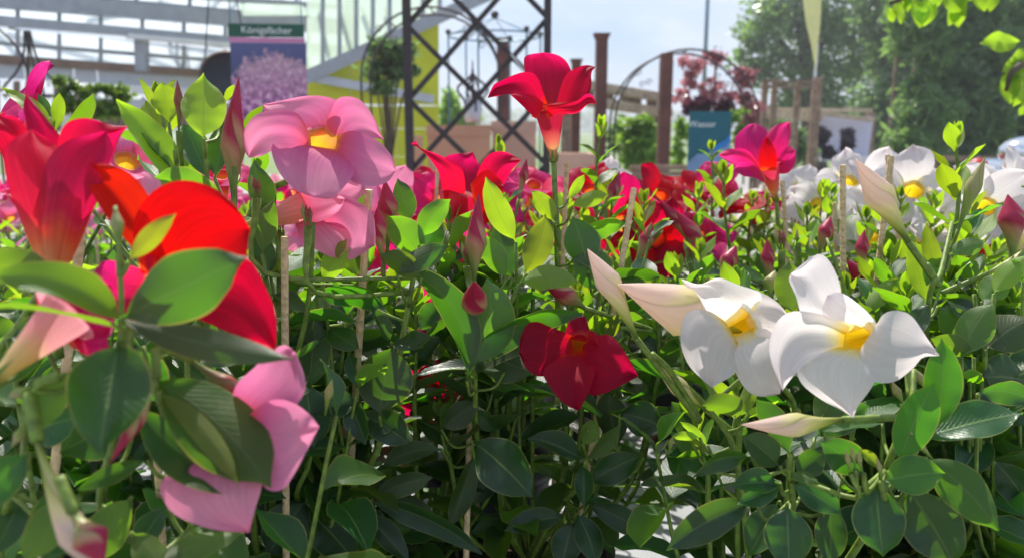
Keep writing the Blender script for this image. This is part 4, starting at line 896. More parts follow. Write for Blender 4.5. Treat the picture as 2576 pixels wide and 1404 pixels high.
# narrow lit shoots against the background
shoot(C, (1512, 320, .78), (1500, 560, .80), 4, .032, 'ymm', 1)
shoot(E, (2402, 352, .60), (2400, 600, .60), 4, .036, 'yym', 2)
shoot(E, (1820, 440, .82), (1835, 620, .82), 3, .042, 'yym', 3)
shoot(E, (2072, 480, .90), (2060, 640, .9), 3, .036, 'yym', 4)
shoot(E, (1790, 380, .95), (1790, 560, .95), 3, .034, 'mm', 5)
shoot(E, (2030, 545, .75), (2020, 700, .75), 3, .036, 'yym', 6)
shoot(G, (1258, 370, .75), (1250, 560, .75), 3, .032, 'yym', 7)
shoot(C, (1360, 600, .6), (1340, 800, .6), 3, .034, 'ym', 8)
shoot(B, (650, 420, .52), (660, 600, .52), 3, .03, 'mm', 9)
shoot(H, (2440, 520, .7), (2450, 720, .7), 3, .04, 'yym', 10)
shoot(D, (1850, 930, .5), (1860, 1080, .5), 4, .028, 'yy', 11)
shoot(D, (1740, 1040, .5), (1780, 1180, .5), 4, .024, 'yy', 12)
shoot(C, (1110, 1050, .57), (1130, 1150, .57), 3, .034, 'md', 13)
shoot(B, (400, 260, .50), (420, 500, .50), 4, .036, 'ym', 14)
for k, (u0, v0, d0) in enumerate(((1130, 560, .62), (1260, 620, .6), (1560, 640, .66), (1700, 680, .7), (1850, 720, .62), (2050, 700, .66), (1460, 760, .6), (2280, 640, .7), (2200, 700, .65), (1650, 740, .62), (1760, 640, .75), (2500, 640, .75), (1930, 640, .75))):
    shoot(G if u0 < 1200 else C if u0 < 1700 else E, (u0, v0, d0), (u0 + 10, v0 + 190, d0), 4, .042, 'ymmd', 20 + k)
rs = random.Random(77)
def fillshoots(pls, n, u0, u1, v0, v1, d0, d1, kinds, size=.05, tall=230):
    for i in range(n):
        u = u0 + (u1 - u0) * (i + rs.random()) / n; v = rs.uniform(v0, v1); d = rs.uniform(d0, d1); p = P(u, v, d)
        pl = min(pls, key=lambda q: (q.p.xy - p.xy).length); shoot(pl, (u, v, d), (u + rs.uniform(-25, 25), v + tall, d), 5, size * rs.uniform(.85, 1.15), kinds, rs.randrange(9999))
fillshoots((G, C), 12, 640, 1360, 640, 800, .57, .64, 'mmdd', .046); fillshoots((G, C), 9, 640, 1300, 860, 1010, .58, .66, 'mddd', .046)
fillshoots((C, D, E), 12, 1380, 2120, 720, 860, .58, .66, 'ymmd', .042); fillshoots((D,), 3, 1800, 2000, 960, 1080, .55, .62, 'mddd', .042)
fillshoots((E, H), 10, 2120, 2600, 640, 800, .56, .64, 'ymmd', .042); fillshoots((H, D, E), 6, 2200, 2600, 900, 1060, .52, .60, 'mddd', .044)
fillshoots((I_, A), 10, -40, 640, 800, 1150, .42, .50, 'mddd', .044, 260)
# leafy bodies behind the hero leaves
A.body(7, .22, .09, .33, .1, 1, 'ddm', yok=False); I_.body(7, .27, .10, .40, .05, 2, 'ddm', yok=False)
B.body(8, .26, .09, .46, .0, 3, 'ddm', yok=False); G.body(5, .27, .10, .535, .15, 4, 'ddm', zmin=.3, yok=False); C.body(4, .27, .10, .575, .1, 5, 'ddm', zmin=.3, yok=False)
D.body(7, .20, .08, .455, .1, 6, 'ddm', zmin=.25, yok=False); E.body(7, .25, .09, .56, 0, 7, 'ddm', yok=False); H.body(7, .27, .09, .50, 0, 8, 'ddm', yok=False)
J1 = Plant(-.42, .68, 'leafy mandevilla behind the crimson trumpet plant at the left', None); J2 = Plant(-.255, .79, 'leafy mandevilla behind the pink flowered plant', None)
J3 = Plant(.56, .80, 'leafy mandevilla behind the plant at the right edge', None); J4 = Plant(-.52, .86, 'leafy mandevilla at far left behind the front pots', None)
for k, j in enumerate((J1, J2, J3, J4)): j.body(8, .25, .10, 0, 0, 60 + k, 'ddm', yok=(k != 0))
# purple straps lying between the pots
pp = Plant(-.02, .80, 'dark purple strap-leaved plant lying low among the pots', 'purple plants', 'purple_leaved_plant')
for b, t, w in (((1180, 1200, .66), (960, 1220, .62), 64), ((1130, 1170, .66), (1330, 1110, .64), 60), ((1200, 1130, .64), (1320, 1040, .62), 70), ((1700, 1090, .72), (1620, 1110, .7), 44), ((1150, 1190, .7), (860, 1240, .66), 50), ((1400, 1060, .7), (1540, 1110, .68), 60)):
    hleaf(pp, b, t, w, -50, .08, 'p', 0, .3)
for P_ in (A, B, G, C, D, E, H, I_, pp): P_.finish()

# ---------------------------------------------------------------- rows of further plants
rows = []
hero_xy = [pl.p for pl in (A, B, G, C, D, E, H, I_, pp)]
flow = {}
PLACED = [  # u, v, depth, colour, face (camera x, y, z), scale
 (1480, 478, .96, 'red', (-.3, .6, .6), .95), (1560, 560, .86, 'red', (-.2, .2, 1), 1.1), (1668, 490, .95, 'dred', (.2, .5, .8), 1), (1650, 600, .86, 'dred', (.1, -.2, 1), 1.05),
 (1765, 590, .90, 'rose', (.3, .3, .8), .85), (1880, 520, .96, 'dred', (-.4, .8, .4), .95), (1840, 500, .98, 'dred', (.3, .7, .5), .95),
 (1345, 465, 1.0, 'rose', (.2, .6, .7), 1), (1290, 450, 1.1, 'red', (-.2, .7, .5), 1), (1100, 470, .95, 'red', (-.4, .5, .7), .9), (1800, 470, 1.15, 'rose', (-.4, .5, .6), 1), (1740, 470, 1.15, 'dred', (.3, .7, .4), 1),
 (1110, 505, .85, 'rose', (.3, .2, .8), .9), (1240, 500, .80, 'rose', (.4, .5, .5), .9), (925, 640, .70, 'rose', (.2, .2, .8), .8), (1060, 990, .66, 'red', (.4, -.3, .8), .9), (1085, 780, .66, 'rose', (-.2, .3, .8), .7),
 (320, 405, .62, 'pink', (.5, .5, .6), .95), (40, 290, .56, 'rose', (-.5, .7, .2), 1), (350, 440, .7, 'rose', (.4, .2, .8), .8), (1400, 500, 1.0, 'pink', (-.2, .5, .8), .8),
 (2060, 515, .92, 'white', (-.3, .4, .8), 1.05), (2140, 455, 1.02, 'white', (.0, .6, .7), 1.1), (2205, 475, .96, 'white', (.2, .5, .8), 1.1), (2300, 478, .88, 'white', (-.2, .4, .9), 1.15),
 (2385, 470, 1.05, 'white', (.3, .6, .7), 1.1), (2500, 470, .98, 'white', (.2, .4, .8), 1.1), (2482, 520, .80, 'white', (-.2, .2, 1), 1.0), (2190, 600, .86, 'white', (-.2, .1, 1), .95), (2340, 590, .82, 'white', (.4, .2, .7), .9),
 (2010, 470, 1.3, 'white', (-.2, .6, .6), 1), (1530, 450, 1.35, 'white', (.0, .6, .7), 1), (2565, 450, 1.2, 'white', (.2, .6, .6), 1.1), (2430, 620, .85, 'dred', (.2, .2, .8), .8), (2250, 540, 1.1, 'white', (.1, .2, .9), 1),
 (980, 520, .9, 'pink', (.3, .3, .8), 1.0), (1180, 640, .75, 'rose', (.2, .1, .9), .8), (560, 440, .75, 'rose', (.1, .6, .6), .8), (1700, 540, 1.0, 'red', (-.2, .3, .9), .9),
]
cand = []
for r_ in range(0, 7):
    b_ = .93 + r_ * .19
    for c_ in range(-14, 16):
        a_ = c_ * .20 + (r_ % 2) * .10 + random.uniform(-.015, .015)
        p = tp(a_, b_ + random.uniform(-.012, .012)); top = p + V((0, 0, TZ + .33)); u, v = pix(top)
        if not (-260 < u < 2840): continue
        if any((p.xy - h.xy).length < .135 for h in hero_xy): continue
        if r_ == 0 and (abs(u - 1660) < 190 or abs(u - 960) < 130): continue
        cand.append((r_, p, u))
plants = []
ordn = ['first', 'second', 'third', 'fourth', 'fifth', 'sixth', 'seventh', 'eighth', 'ninth', 'tenth', 'eleventh', 'twelfth', 'thirteenth', 'fourteenth', 'fifteenth', 'sixteenth', 'seventeenth', 'eighteenth', 'nineteenth', 'twentieth']
for r_ in range(7):
    row = sorted([c for c in cand if c[0] == r_], key=lambda c: c[2])
    for k, (_, p, u) in enumerate(row):
        w = u / 2576
        colr = ('pink' if random.random() < .5 else 'rose') if w < .36 else ('red' if w < .70 else 'white') if r_ < 4 else random.choice(['white', 'white', 'rose']) if w > .5 else 'rose'
        nm = {'pink': 'pale pink', 'rose': 'rose pink', 'red': 'red', 'white': 'white'}[colr]
        side_ = 'left' if k < len(row) / 2 else 'right'; kk = k if side_ == 'left' else len(row) - 1 - k
        pl = Plant(p.x, p.y, f'{nm} mandevilla in the {ordn[r_]} back row of the table, {ordn[kk]} from its {side_} end', f'{nm} mandevillas in the back rows')
        pl.colr = colr; pl.row = r_
        zm = .0 if r_ < 2 else .45 if r_ < 4 else .62
        pl.body(7 if r_ < 3 else 6 if r_ < 4 else 5, random.uniform(.19, .235) - .008 * r_, .085, 0, .05, random.randrange(9999), 'dmm', 1.0 if r_ < 5 else 1.15, zmin=zm)
        plants.append(pl)
for (u, v, d, colr, fc, s_) in PLACED:
    mo = P(u, v, d); pl = min(plants, key=lambda q: (q.p.xy - mo.xy).length + (.5 if q.p.y < mo.y - .12 else 0)); face = CR @ V(fc)
    b_ = put_flower(pl.root, mo, face, colr, s_); pl.attach(b_, .0016, .06, face)
fillshoots(plants, 16, 1380, 2560, 470, 560, .80, .98, 'yymm', .036, 190); fillshoots(plants, 8, 1060, 1500, 480, 560, .80, .95, 'yymm', .034, 190)
rn = random.Random(11)
for pl in plants:
    nf = (1 if rn.random() < .4 else 0) if pl.row < 2 or (pl.colr == 'white' and pl.row < 5) else rn.choice((1, 2, 2, 3)) if pl.row < 6 else 3
    for k in range(nf):
        a = rn.random() * 6.28; r = rn.uniform(.0, .09); mo = pl.p + V((r * math.cos(a), r * math.sin(a), .12 + rn.uniform(.18, .225) - .007 * pl.row))
        face = V((rn.uniform(-.7, .7), rn.uniform(-1, .3), rn.uniform(.2, 1))).normalized(); b_ = put_flower(pl.root, mo, face, pl.colr if pl.colr != 'red' or rn.random() < .6 else 'dred', rn.uniform(.85, 1.05)); pl.attach(b_, .0014, .06, face)
    for k in range(rn.choice((1, 2, 3)) if pl.row < 5 else 1):
        a = rn.random() * 6.28; r = rn.uniform(.02, .09); B0 = pl.p + V((r * math.cos(a), r * math.sin(a), .12 + rn.uniform(.15, .21) - .007 * pl.row)); d_ = V((rn.uniform(-.4, .4), rn.uniform(-.4, .4), 1)).normalized()
        q_ = d_.to_track_quat('Z', 'Y').to_matrix().to_4x4() @ Matrix.Scale(rn.uniform(.75, 1.1), 4); q_.translation = B0
        obj('bud', BUDS['white' if pl.colr == 'white' else 'red'], pl.root, q_); pl.attach(B0, .0013, .05, d_)
    for k in range(rn.choice((1, 1, 2))):
        a = rn.random() * 6.28; t_ = pl.p + V((.05 * math.cos(a), .05 * math.sin(a), .12 + rn.uniform(.15, .24))); b_ = pl.p + V((.03 * math.cos(a), .03 * math.sin(a), .10))
        MB().tube([t_, t_.lerp(b_, .01), b_], [.0021, .0023, .0023], 8).build('stake', M['stake'], pl.root)
    pl.finish()

# ---------------------------------------------------------------- background
def plane_pt(u, v, p0, nrm):
    r = ray(u, v); return CAMP + r * ((p0 - CAMP).dot(nrm) / r.dot(nrm))
def text_obj(body, size, m, parent, mw, name='lettering'):
    cu = bpy.data.curves.new('t', 'FONT'); cu.body = body; cu.size = size; cu.extrude = size * .01; cu.align_x = 'CENTER'; cu.align_y = 'CENTER'
    to = bpy.data.objects.new('t', cu); COL.objects.link(to); dg = bpy.context.evaluated_depsgraph_get(); me = bpy.data.meshes.new_from_object(to.evaluated_get(dg))
    bpy.data.objects.remove(to); me.materials.clear(); me.materials.append(m); return obj(name, me, parent, mw)

# --- greenhouse: framed glass wall running away to the right
gd = V((.788, .616, 0)); gn = V((.616, -.788, 0)); g0 = P(0, 300, 8.0)
def GP(u, v, off=0): return plane_pt(u, v, g0 + gn * off, gn)
gh = thing('greenhouse', 'large greenhouse with glazed roof and grey steel beams behind the poster', 'greenhouse', (g0.x, g0.y, 0))
def gbeam(a, b, w, m='steel', off=.12, name='beam', dpt=.12):
    MB().beam(GP(*a, off), GP(*b, off), dpt, w).build(name, M[m], gh)
# panes in several tiers: between sloping lines
def lin(y0, sl): return lambda u: y0 + sl * u
tiers = [(lin(-70, .092), lin(-22, .088), 7), (lin(22, .082), lin(46, .088), 9), (lin(74, .092), lin(110, .080), 9), (lin(110, .080), lin(143, .072), 9), (lin(228, .052), lin(262, .040), 6)]
for ti, (f0, f1, n) in enumerate(tiers):
    us = [-60 + (880 + 60) * (k / n) for k in range(n + 1)]
    if ti == 4: us = [240 + (600 - 240) * k / n for k in range(n + 1)]
    for k in range(n):
        a, b = us[k] + 3, us[k + 1] - 3
        vs = [GP(a, f1(a)), GP(b, f1(b)), GP(b, f0(b)), GP(a, f0(a))]; vs2 = [v - gn * .012 for v in vs]
        MB().add(vs + vs2, [(0, 1, 2, 3), (7, 6, 5, 4), (0, 4, 5, 1), (1, 5, 6, 2), (2, 6, 7, 3), (3, 7, 4, 0)]).build('pane', M['glass'], gh)
        MB().beam(GP(us[k], f0(us[k]) - 1, .03), GP(us[k], f1(us[k]) + 1, .03), .035, .04, gn).build('mullion', M['steel'], gh)
    MB().beam(GP(us[0], f1(us[0]), .03), GP(us[-1], f1(us[-1]), .03), .045, .04).build('glazing_bar', M['steel'], gh)
gbeam((-80, -6), (890, 74), .16); gbeam((-80, 48), (890, 128), .085, 'steel', .2); gbeam((320, 92), (890, 142), .05, 'whitep', .26)
gbeam((-80, 146), (600, 192), .075, 'brownw', .1); gbeam((600, 192), (890, 210), .06, 'steel', .1)
gbeam((-80, -50), (890, 22), .05, 'steel', .1)
for k, (a, b) in enumerate(((-80, 60), (64, 184), (188, 243))):
    MB().beam(GP(a, 177 + a * .06, .05), GP(b, 177 + b * .06, .05), .04, .16).build('wall_panel', M['alu'], gh)
MB().beam(GP(247, 194, .05), GP(590, 216, .05), .04, .15).build('wall_panel', M['alu'], gh)
MB().beam(GP(255, 222, .14), GP(590, 242, .14), .10, .09).build('shade_roll', M['whitep'], gh)
MB().beam(GP(250, 262, .05), GP(600, 275, .05), .06, .13).build('wall_panel', M['alu'], gh)
for k in range(6):
    u0 = -60 + k * 51; MB().beam(GP(u0, 204 + u0 * .05, .02), GP(u0, 330, .02), .04, .196, gn).build('board', M['brownw'], gh)
MB().beam(GP(250, 300, 0), GP(700, 308, 0), .05, .16).build('lower_wall', M['brownw'], gh)
for u0 in (14, 42, 70, 122, 150, 202, 227):
    for v0 in (212, 245): MB().beam(GP(u0, v0 - 6, .06), GP(u0, v0 + 7, .06), .012, .02).build('hook', M['whitep'], gh)
gbeam((356, 96), (358, 182), .10, 'steel', .16, 'column'); gbeam((595, 190), (595, 420), .13, 'steel', .16, 'column'); gbeam((886, -60), (888, 420), .155, 'steel', .35, 'column', .16)
for a, b in (((425, 108), (478, 190)), ((478, 190), (522, 118)), ((445, 112), (450, 180)), ((470, 120), (480, 190)), ((340, 120), (480, 175)), ((0, 75), (60, 140)), ((480, 188), (600, 125)), ((20, 70), (330, 160)), ((500, 40), (560, -20)), ((400, -10), (440, 20)), ((560, 30), (620, -30)), ((690, 20), (720, -40)), ((220, 38), (420, 0)), ((430, 20), (445, 40)), ((700, 40), (800, 0)), ((250, 70), (560, 120))):
    MB().beam(GP(*a, -.06), GP(*b, -.06), .025).build('brace', M['steel'], gh)
# gable rafters and green-tinted end glazing
wn = V((.30, -.954, 0)); w0 = P(940, 300, 8.4)
def WP(u, v, off=0): return plane_pt(u, v, w0 + wn * off, wn)
lime = thing('lime_building', 'lime green clad building end with grey sloping rafter behind the trellis', 'building', (w0.x, w0.y, 0))
def quad_slab(name, pts, m, parent, n_, th=.04, PF=WP, off=0):
    vs = [PF(*p, off) for p in pts]; vs2 = [v - n_ * th for v in vs]
    MB().add(vs + vs2, [(0, 1, 2, 3), (7, 6, 5, 4), (0, 4, 5, 1), (1, 5, 6, 2), (2, 6, 7, 3), (3, 7, 4, 0)]).build(name, m, parent)
def diag(u): return 190 - (u - 770) * .455
edges_v = [262, 330, 395, 440]
for (a, b) in ((772, 882), (884, 1000), (1002, 1104)):
    quad_slab('cladding_board', [(a, 262), (b, 266), (b, diag(b) + 6), (a, diag(a) + 6)], M['lime'], lime, wn)
    for k in range(4):
        v0 = (268, 326, 396, 450)[k]; v1 = (324, 394, 448, 500)[k]
        quad_slab('cladding_board', [(a, v1), (b, v1), (b, v0), (a, v0)], M['lime'], lime, wn)
for k in range(8):
    a = 772 + k * 42; b = a + 38
    if b < 1110: quad_slab('pane', [(a, diag(a) - 4), (b, diag(b) - 4), (b, -60), (a, -60)], M['gglass'], lime, wn, .012)
    MB().beam(WP(b + 2, diag(b + 2), .02), WP(b + 2, -60, .02), .04, .05, wn).build('mullion', M['steel'], lime)
MB().beam(WP(700, diag(700) + 6, .12), WP(1260, diag(1260) + 6, .12), .10, .13).build('rafter', M['steel'], lime)
MB().beam(WP(760, 192, .10), WP(1090, 251, .10), .06, .085).build('rail', M['alu'], lime)
for k in range(5): MB().beam(WP(800 + k * 55, 10 + k * 3, -.1), WP(830 + k * 55, 140 - k * 22, -.1), .03).build('brace', M['steel'], lime)
quad_slab('roof_strip', [(612, 40), (780, 40), (760, 14), (600, 10)], M['gglass'], lime, wn, .02)

# --- hanging poster
pn = (P(675, 200, 3.0) - CAMP).normalized(); pz = thing('hanging_poster', 'hanging poster with dark green title bar and a purple flower photo', 'poster', P(675, 330, 3.0), 0)
pc = P(675, 205, 3.0); px = V((1, .06, -.005)).normalized(); py = V((.02, 0, 1)).normalized(); pnn = px.cross(py)
def PQ(x, y, z=0): return pc + px * x + py * y + pnn * z
k3 = 3.0 / F
def card(name, x0, x1, y0, y1, m, par, z=0, th=.003):
    vs = [PQ(x * k3, y * k3, z) for x, y in ((x0, y0), (x1, y0), (x1, y1), (x0, y1))]; vs2 = [v + -pnn * th for v in vs]
    uv = [(0, 0), (1, 0), (1, 1), (0, 1)] * 2
    MB().add(vs + vs2, [(0, 1, 2, 3), (7, 6, 5, 4), (0, 4, 5, 1), (1, 5, 6, 2), (2, 6, 7, 3), (3, 7, 4, 0)], uv).build(name, m, par)
b = NB('flower_print'); uvn = b.n('ShaderNodeUVMap'); sp = b.n('ShaderNodeSeparateXYZ', {0: uvn.outputs[0]})
dx = b.math('SUBTRACT', sp.outputs[0], .55); dy = b.math('SUBTRACT', sp.outputs[1], .30)
rr = b.math('SQRT', b.math('ADD', b.math('MULTIPLY', dx, dx), b.math('MULTIPLY', b.math('MULTIPLY', dy, dy), 1.15)))
n1 = b.noise(9, 5, uvn.outputs[0], .7); n2 = b.noise(15, 5, uvn.outputs[0], .7)
inside = b.ramp(b.math('ADD', rr, b.math('MULTIPLY', b.math('SUBTRACT', n1, .5), .55)), [(.60, 1), (.66, 0)])
fc = b.ramp(n2, [(.33, (.05, .07, .03)), (.42, (.22, .04, .18)), (.52, (.50, .14, .40)), (.64, (.85, .60, .70))])
fc = b.mix(b.ramp(sp.outputs[1], [(.3, 0), (.75, .6)]), fc, (.55, .38, .42))
bgc = b.ramp(sp.outputs[1], [(0, (.10, .05, .06)), (.3, (.12, .14, .05)), (.6, (.06, .07, .16)), (1, (.10, .10, .26))])
M['fprint'] = b.done(b.n('ShaderNodeBsdfPrincipled', {'Base Color': b.mix(inside, bgc, fc), 'Roughness': .45}))
card('title_bar', -94, 92, 106, 138, M['green_print'], pz); card('pink_stripe', -92, 93, 93, 105, M['pink_print'], pz); card('flower_picture', -91, 96, -135, 92, M['fprint'], pz)
tm = Matrix((px, py, pnn)).transposed().to_4x4(); tm.translation = PQ(0, 122 * k3, .002); text_obj('Königsfächer', .036, M['wtext'], pz, tm)
for sx in (-88, 86): MB().tube([PQ(sx * k3, 137 * k3), PQ(sx * k3 * .97, 137 * k3 + .55)], .0025, 6).build('cord', M['pole'], pz)
MB().tube([PQ(-.5, 137 * k3 + .55), PQ(.5, 137 * k3 + .55)], .01, 8).build('hanging_rail', M['steel'], pz)
# tilted dark hanging bowl behind the poster
bz_ = thing('hanging_basket', 'dark tilted hanging basket half hidden behind the flower poster', 'basket', P(580, 240, 3.6))
c = P(572, 190, 3.6); q = Matrix.Rotation(R(35), 3, 'Y') @ Matrix.Rotation(R(62), 3, 'X')
g = lathe([(.0, -.13), (.07, -.12), (.12, -.06), (.135, 0), (.142, .004), (.128, .004), (.11, -.06), (.06, -.105), (.0, -.11)], 30)
obj('bowl', mesh('bowl', [q @ v * .85 for v in g[0]], g[1], M['brownr']), bz_, Matrix.Translation(c))
g = lathe([(.0, -.02), (.12, -.01), (.125, .0)], 30); obj('liner', mesh('liner', [q @ v * .85 for v in g[0]], g[1], M['black']), bz_, Matrix.Translation(c))
for s_ in (-1, 1): MB().tube([c + V((.10 * s_, 0, .05)), c + V((0, 0, .8))], .003, 6).build('wire', M['iron'], bz_)

# --- dark iron trellis
d = 3.3; kx = d / F; tc0 = P(1196, 250, d)
tl = thing('iron_trellis', 'tall dark iron trellis of crossed diamond bars above the red flowers', 'trellis', (tc0.x, tc0.y, 0))
xl, xr = P(1028, 300, d).x, P(1376, 300, d).x; yy = tc0.y
def TZv(v): return P(1200, v, d).z
for x_, w in ((xl, .034), (xr, .030)): MB().beam((x_, yy, 0), (x_, yy, 2.3), w).build('post', M['iron'], tl)
for k in range(-8, 9):
    for s2 in (-1, 1):
        z0, z1 = (TZv(69 + 182 * k), TZv(52 + 182 * (k + 2))) if s2 < 0 else (TZv(69 + 182 * (k + 2)), TZv(52 + 182 * k))
        lo, hi = .12, 2.28; t0, t1 = 0, 1
        f = lambda t: z0 + (z1 - z0) * t
        if max(z0, z1) <= lo or min(z0, z1) >= hi: continue
        ts = sorted([(lo - z0) / (z1 - z0), (hi - z0) / (z1 - z0)]); t0, t1 = max(0, ts[0]), min(1, ts[1])
        if t1 - t0 < .05: continue
        off = .006 * s2
        MB().beam((xl + (xr - xl) * t0, yy + off, f(t0)), (xl + (xr - xl) * t1, yy + off, f(t1)), .011, .021).build('diagonal_bar', M['iron'], tl)
MB().beam((xl, yy, 2.28), (xr, yy, 2.28), .03).build('top_bar', M['iron'], tl); MB().beam((xl, yy, .12), (xr, yy, .12), .03).build('bottom_bar', M['iron'], tl)
lab = thing('hanging_price_label', 'tilted beige plastic label hanging on the dark iron trellis', 'label', P(1310, 170, 3.25))
q0, q1 = P(1288, 140, 3.25), P(1325, 190, 3.25); MB().beam(q0, q1, .006, .058, V((.6, 0, .8)).cross((q1 - q0).normalized())).build('tag_strip', M['whitetag'], lab)

# --- arches
def arch(name, label, cu_, vt, ru, d, r=.010, gap=.35, m='iron', vfoot=None):
    c = P(cu_, vt, d); R_ = ru * d / F; t = thing(name, label, 'garden arch', (c.x, c.y, 0), 0)
    for dy in (0, gap):
        pts = [V((c.x - R_, c.y + dy, 0))] + [V((c.x - R_ * math.cos(a), c.y + dy, c.z - R_ + R_ * math.sin(a))) for a in [math.pi * k / 20 for k in range(21)]] + [V((c.x + R_, c.y + dy, 0))]
        MB().tube(pts, r, 8).build('hoop', M[m], t, None, True)
        for sx in (-1, 1):
            sc0 = V((c.x + sx * R_ * .62, c.y + dy, c.z - R_ + R_ * .62))
            for s2 in (-1, 1):
                pts = [sc0 + V((s2 * .045 + .03 * (1 - k / 16) * math.cos(s2 * k * .6), 0, s2 * -.035 + .03 * (1 - k / 16) * math.sin(k * .6))) for k in range(15)]
                MB().tube(pts, .0035, 6).build('scroll', M[m], t, None, True)
    for k in range(5):
        a = math.pi * (k + .5) / 5; p0 = V((c.x - R_ * math.cos(a), c.y, c.z - R_ + R_ * math.sin(a))); MB().tube([p0, p0 + V((0, gap, 0))], r * .6, 6).build('cross_bar', M[m], t)
    return t
arch('garden_arch', 'round-topped metal arch beside the red maple and rust brown posts', 1735, 125, 184, 6.5, .009)
arch('garden_arch', 'thin round-topped metal arch standing left behind the iron trellis', 1080, 18, 178, 5.2, .008)
# obelisk with ring and ball finials
c = P(1245, 92, 5.4); ob = thing('ring_topped_trellis', 'round ring-topped plant support with ball finials seen through the trellis', 'plant support', (c.x, c.y, 0))
Rr = 118 * 5.4 / F
for dz in (0,): MB().tube([c + V((Rr * math.cos(a), Rr * math.sin(a), dz)) for a in [2 * math.pi * k / 36 for k in range(37)]], .006, 6).build('ring', M['pole'], ob, None, True)
for k in range(6):
    a = k * math.pi / 3 + .2; e = V((Rr * math.cos(a), Rr * math.sin(a), 0)); MB().tube([V((c.x, c.y, 0)) + e, c + e], .006, 6).build('rod', M['pole'], ob)
    MB().tube([c + e, V((c.x, c.y, c.z + .12))], .003, 6).build('spoke', M['pole'], ob)
    g = lathe([(.001, -.02), (.014, -.014), (.02, 0), (.014, .014), (.001, .02)], 12); obj('ball', mesh('ball', g[0], g[1], M['iron']), ob, Matrix.Translation(c + e + V((0, 0, .02))))
g = lathe([(.001, -.028), (.02, -.02), (.028, 0), (.02, .02), (.001, .028)], 12); obj('ball', mesh('ball', g[0], g[1], M['iron']), ob, Matrix.Translation(V((c.x, c.y, c.z + .14))))
# wrought iron candle-holder ornament behind trellis crossing
c = P(1190, 300, 4.6); orn = thing('scrolled_ornament', 'scrolled iron ornament with glass jar on top of the clay planter', 'ornament', (c.x, c.y, c.z - .03))
g = lathe([(.001, 0), (.045, 0), (.05, .02), (.05, .10), (.035, .13), (.038, .14)], 20); obj('jar', mesh('jar', g[0], g[1], M['alu']), orn, Matrix.Translation(V((c.x, c.y, c.z - .02))))
for k in range(4):
    a = k * 1.57 + .4; ex = V((math.cos(a), math.sin(a), 0))
    pts = [V((c.x, c.y, c.z + .12)) + ex * (.02 + .06 * math.sin(t_ * .35)) + V((0, 0, .025 * t_ - .09)) + ex * .02 * math.cos(t_ * 1.1) for t_ in range(11)]
    MB().tube(pts, .007, 6).build('scroll', M['iron'], orn, None, True)
MB().tube([V((c.x, c.y, c.z + .1)), V((c.x, c.y, c.z + .33))], [.012, .003], 8).build('finial', M['iron'], orn)

# --- rust posts
for (u, vt, w, d, lb, capw) in ((1265, 97, 30, 6.4, 'short rust brown post behind the iron trellis', 1), (1514, 86, 28, 6.9, 'tallest rust brown post with flared top beside the pallet frame', 1.5),
                               (1450, 150, 22, 8.2, 'distant rust brown post just right of the trellis', 1.4), (1677, 136, 29, 6.2, 'rust brown post standing in front of the metal arch', 1)):
    p = P(u, vt, d); W = w * d / F; t = thing('rust_post', lb, 'post', (p.x, p.y, 0), 0, 'rust brown steel posts')
    MB().box((p.x, p.y, (p.z - .06) / 2), (W, W, p.z - .06), .05).build('shaft', M['rust'], t)
    x0 = W / 2; x1 = W / 2 * capw; zz = p.z - .0595
    vs = [(p.x + i * x0, p.y + j * x0, zz) for i, j in ((-1, -1), (1, -1), (1, 1), (-1, 1))] + [(p.x + i * x1, p.y + j * x1, zz + .06) for i, j in ((-1, -1), (1, -1), (1, 1), (-1, 1))]
    MB().add(vs, [(3, 2, 1, 0), (4, 5, 6, 7), (0, 1, 5, 4), (1, 2, 6, 5), (2, 3, 7, 6), (3, 0, 4, 7)]).build('cap', M['rust'], t)
# --- pallet frame on legs
c = P(1570, 250, 7.8); pf = thing('pallet_frame', 'weathered wooden pallet frame raised on legs between the rust posts', 'pallet', (c.x, c.y, 0))
def PF(u, v, d=7.8): return P(u, v, d)
dl = lambda u: 7.4 + (u - 1400) * .004
for a, b, w in (((1400, 200), (1690, 248), .05), ((1400, 240), (1690, 285), .05), ((1470, 222), (1660, 252), .03), ((1470, 262), (1660, 290), .03)):
    for dd in (0, .5): MB().beam(PF(*a, dl(a[0]) + dd), PF(*b, dl(b[0]) + dd), .03, w * 1.5).build('rail', M['wood' if dd else 'palew'], pf)
for u0 in (1480, 1530, 1575, 1640, 1600):
    MB().beam(PF(u0, 200 + (u0 - 1400) * .165, dl(u0) + .1), PF(u0, 246 + (u0 - 1400) * .155, dl(u0) + .1), .10, .12).build('block', M['wood'], pf)
for k in range(7):
    u0 = 1410 + k * 42; MB().beam(PF(u0, 200 + (u0 - 1400) * .165, dl(u0) - .03), PF(u0, 200 + (u0 - 1400) * .165, dl(u0) + .75), .09, .02).build('deck_board', M['palew'], pf)
for u0 in (1424, 1648):
    p = PF(u0, 240 + (u0 - 1400) * .155, dl(u0) + .2); MB().box((p.x, p.y, p.z / 2), (.09, .09, p.z)).build('leg', M['wood'], pf)

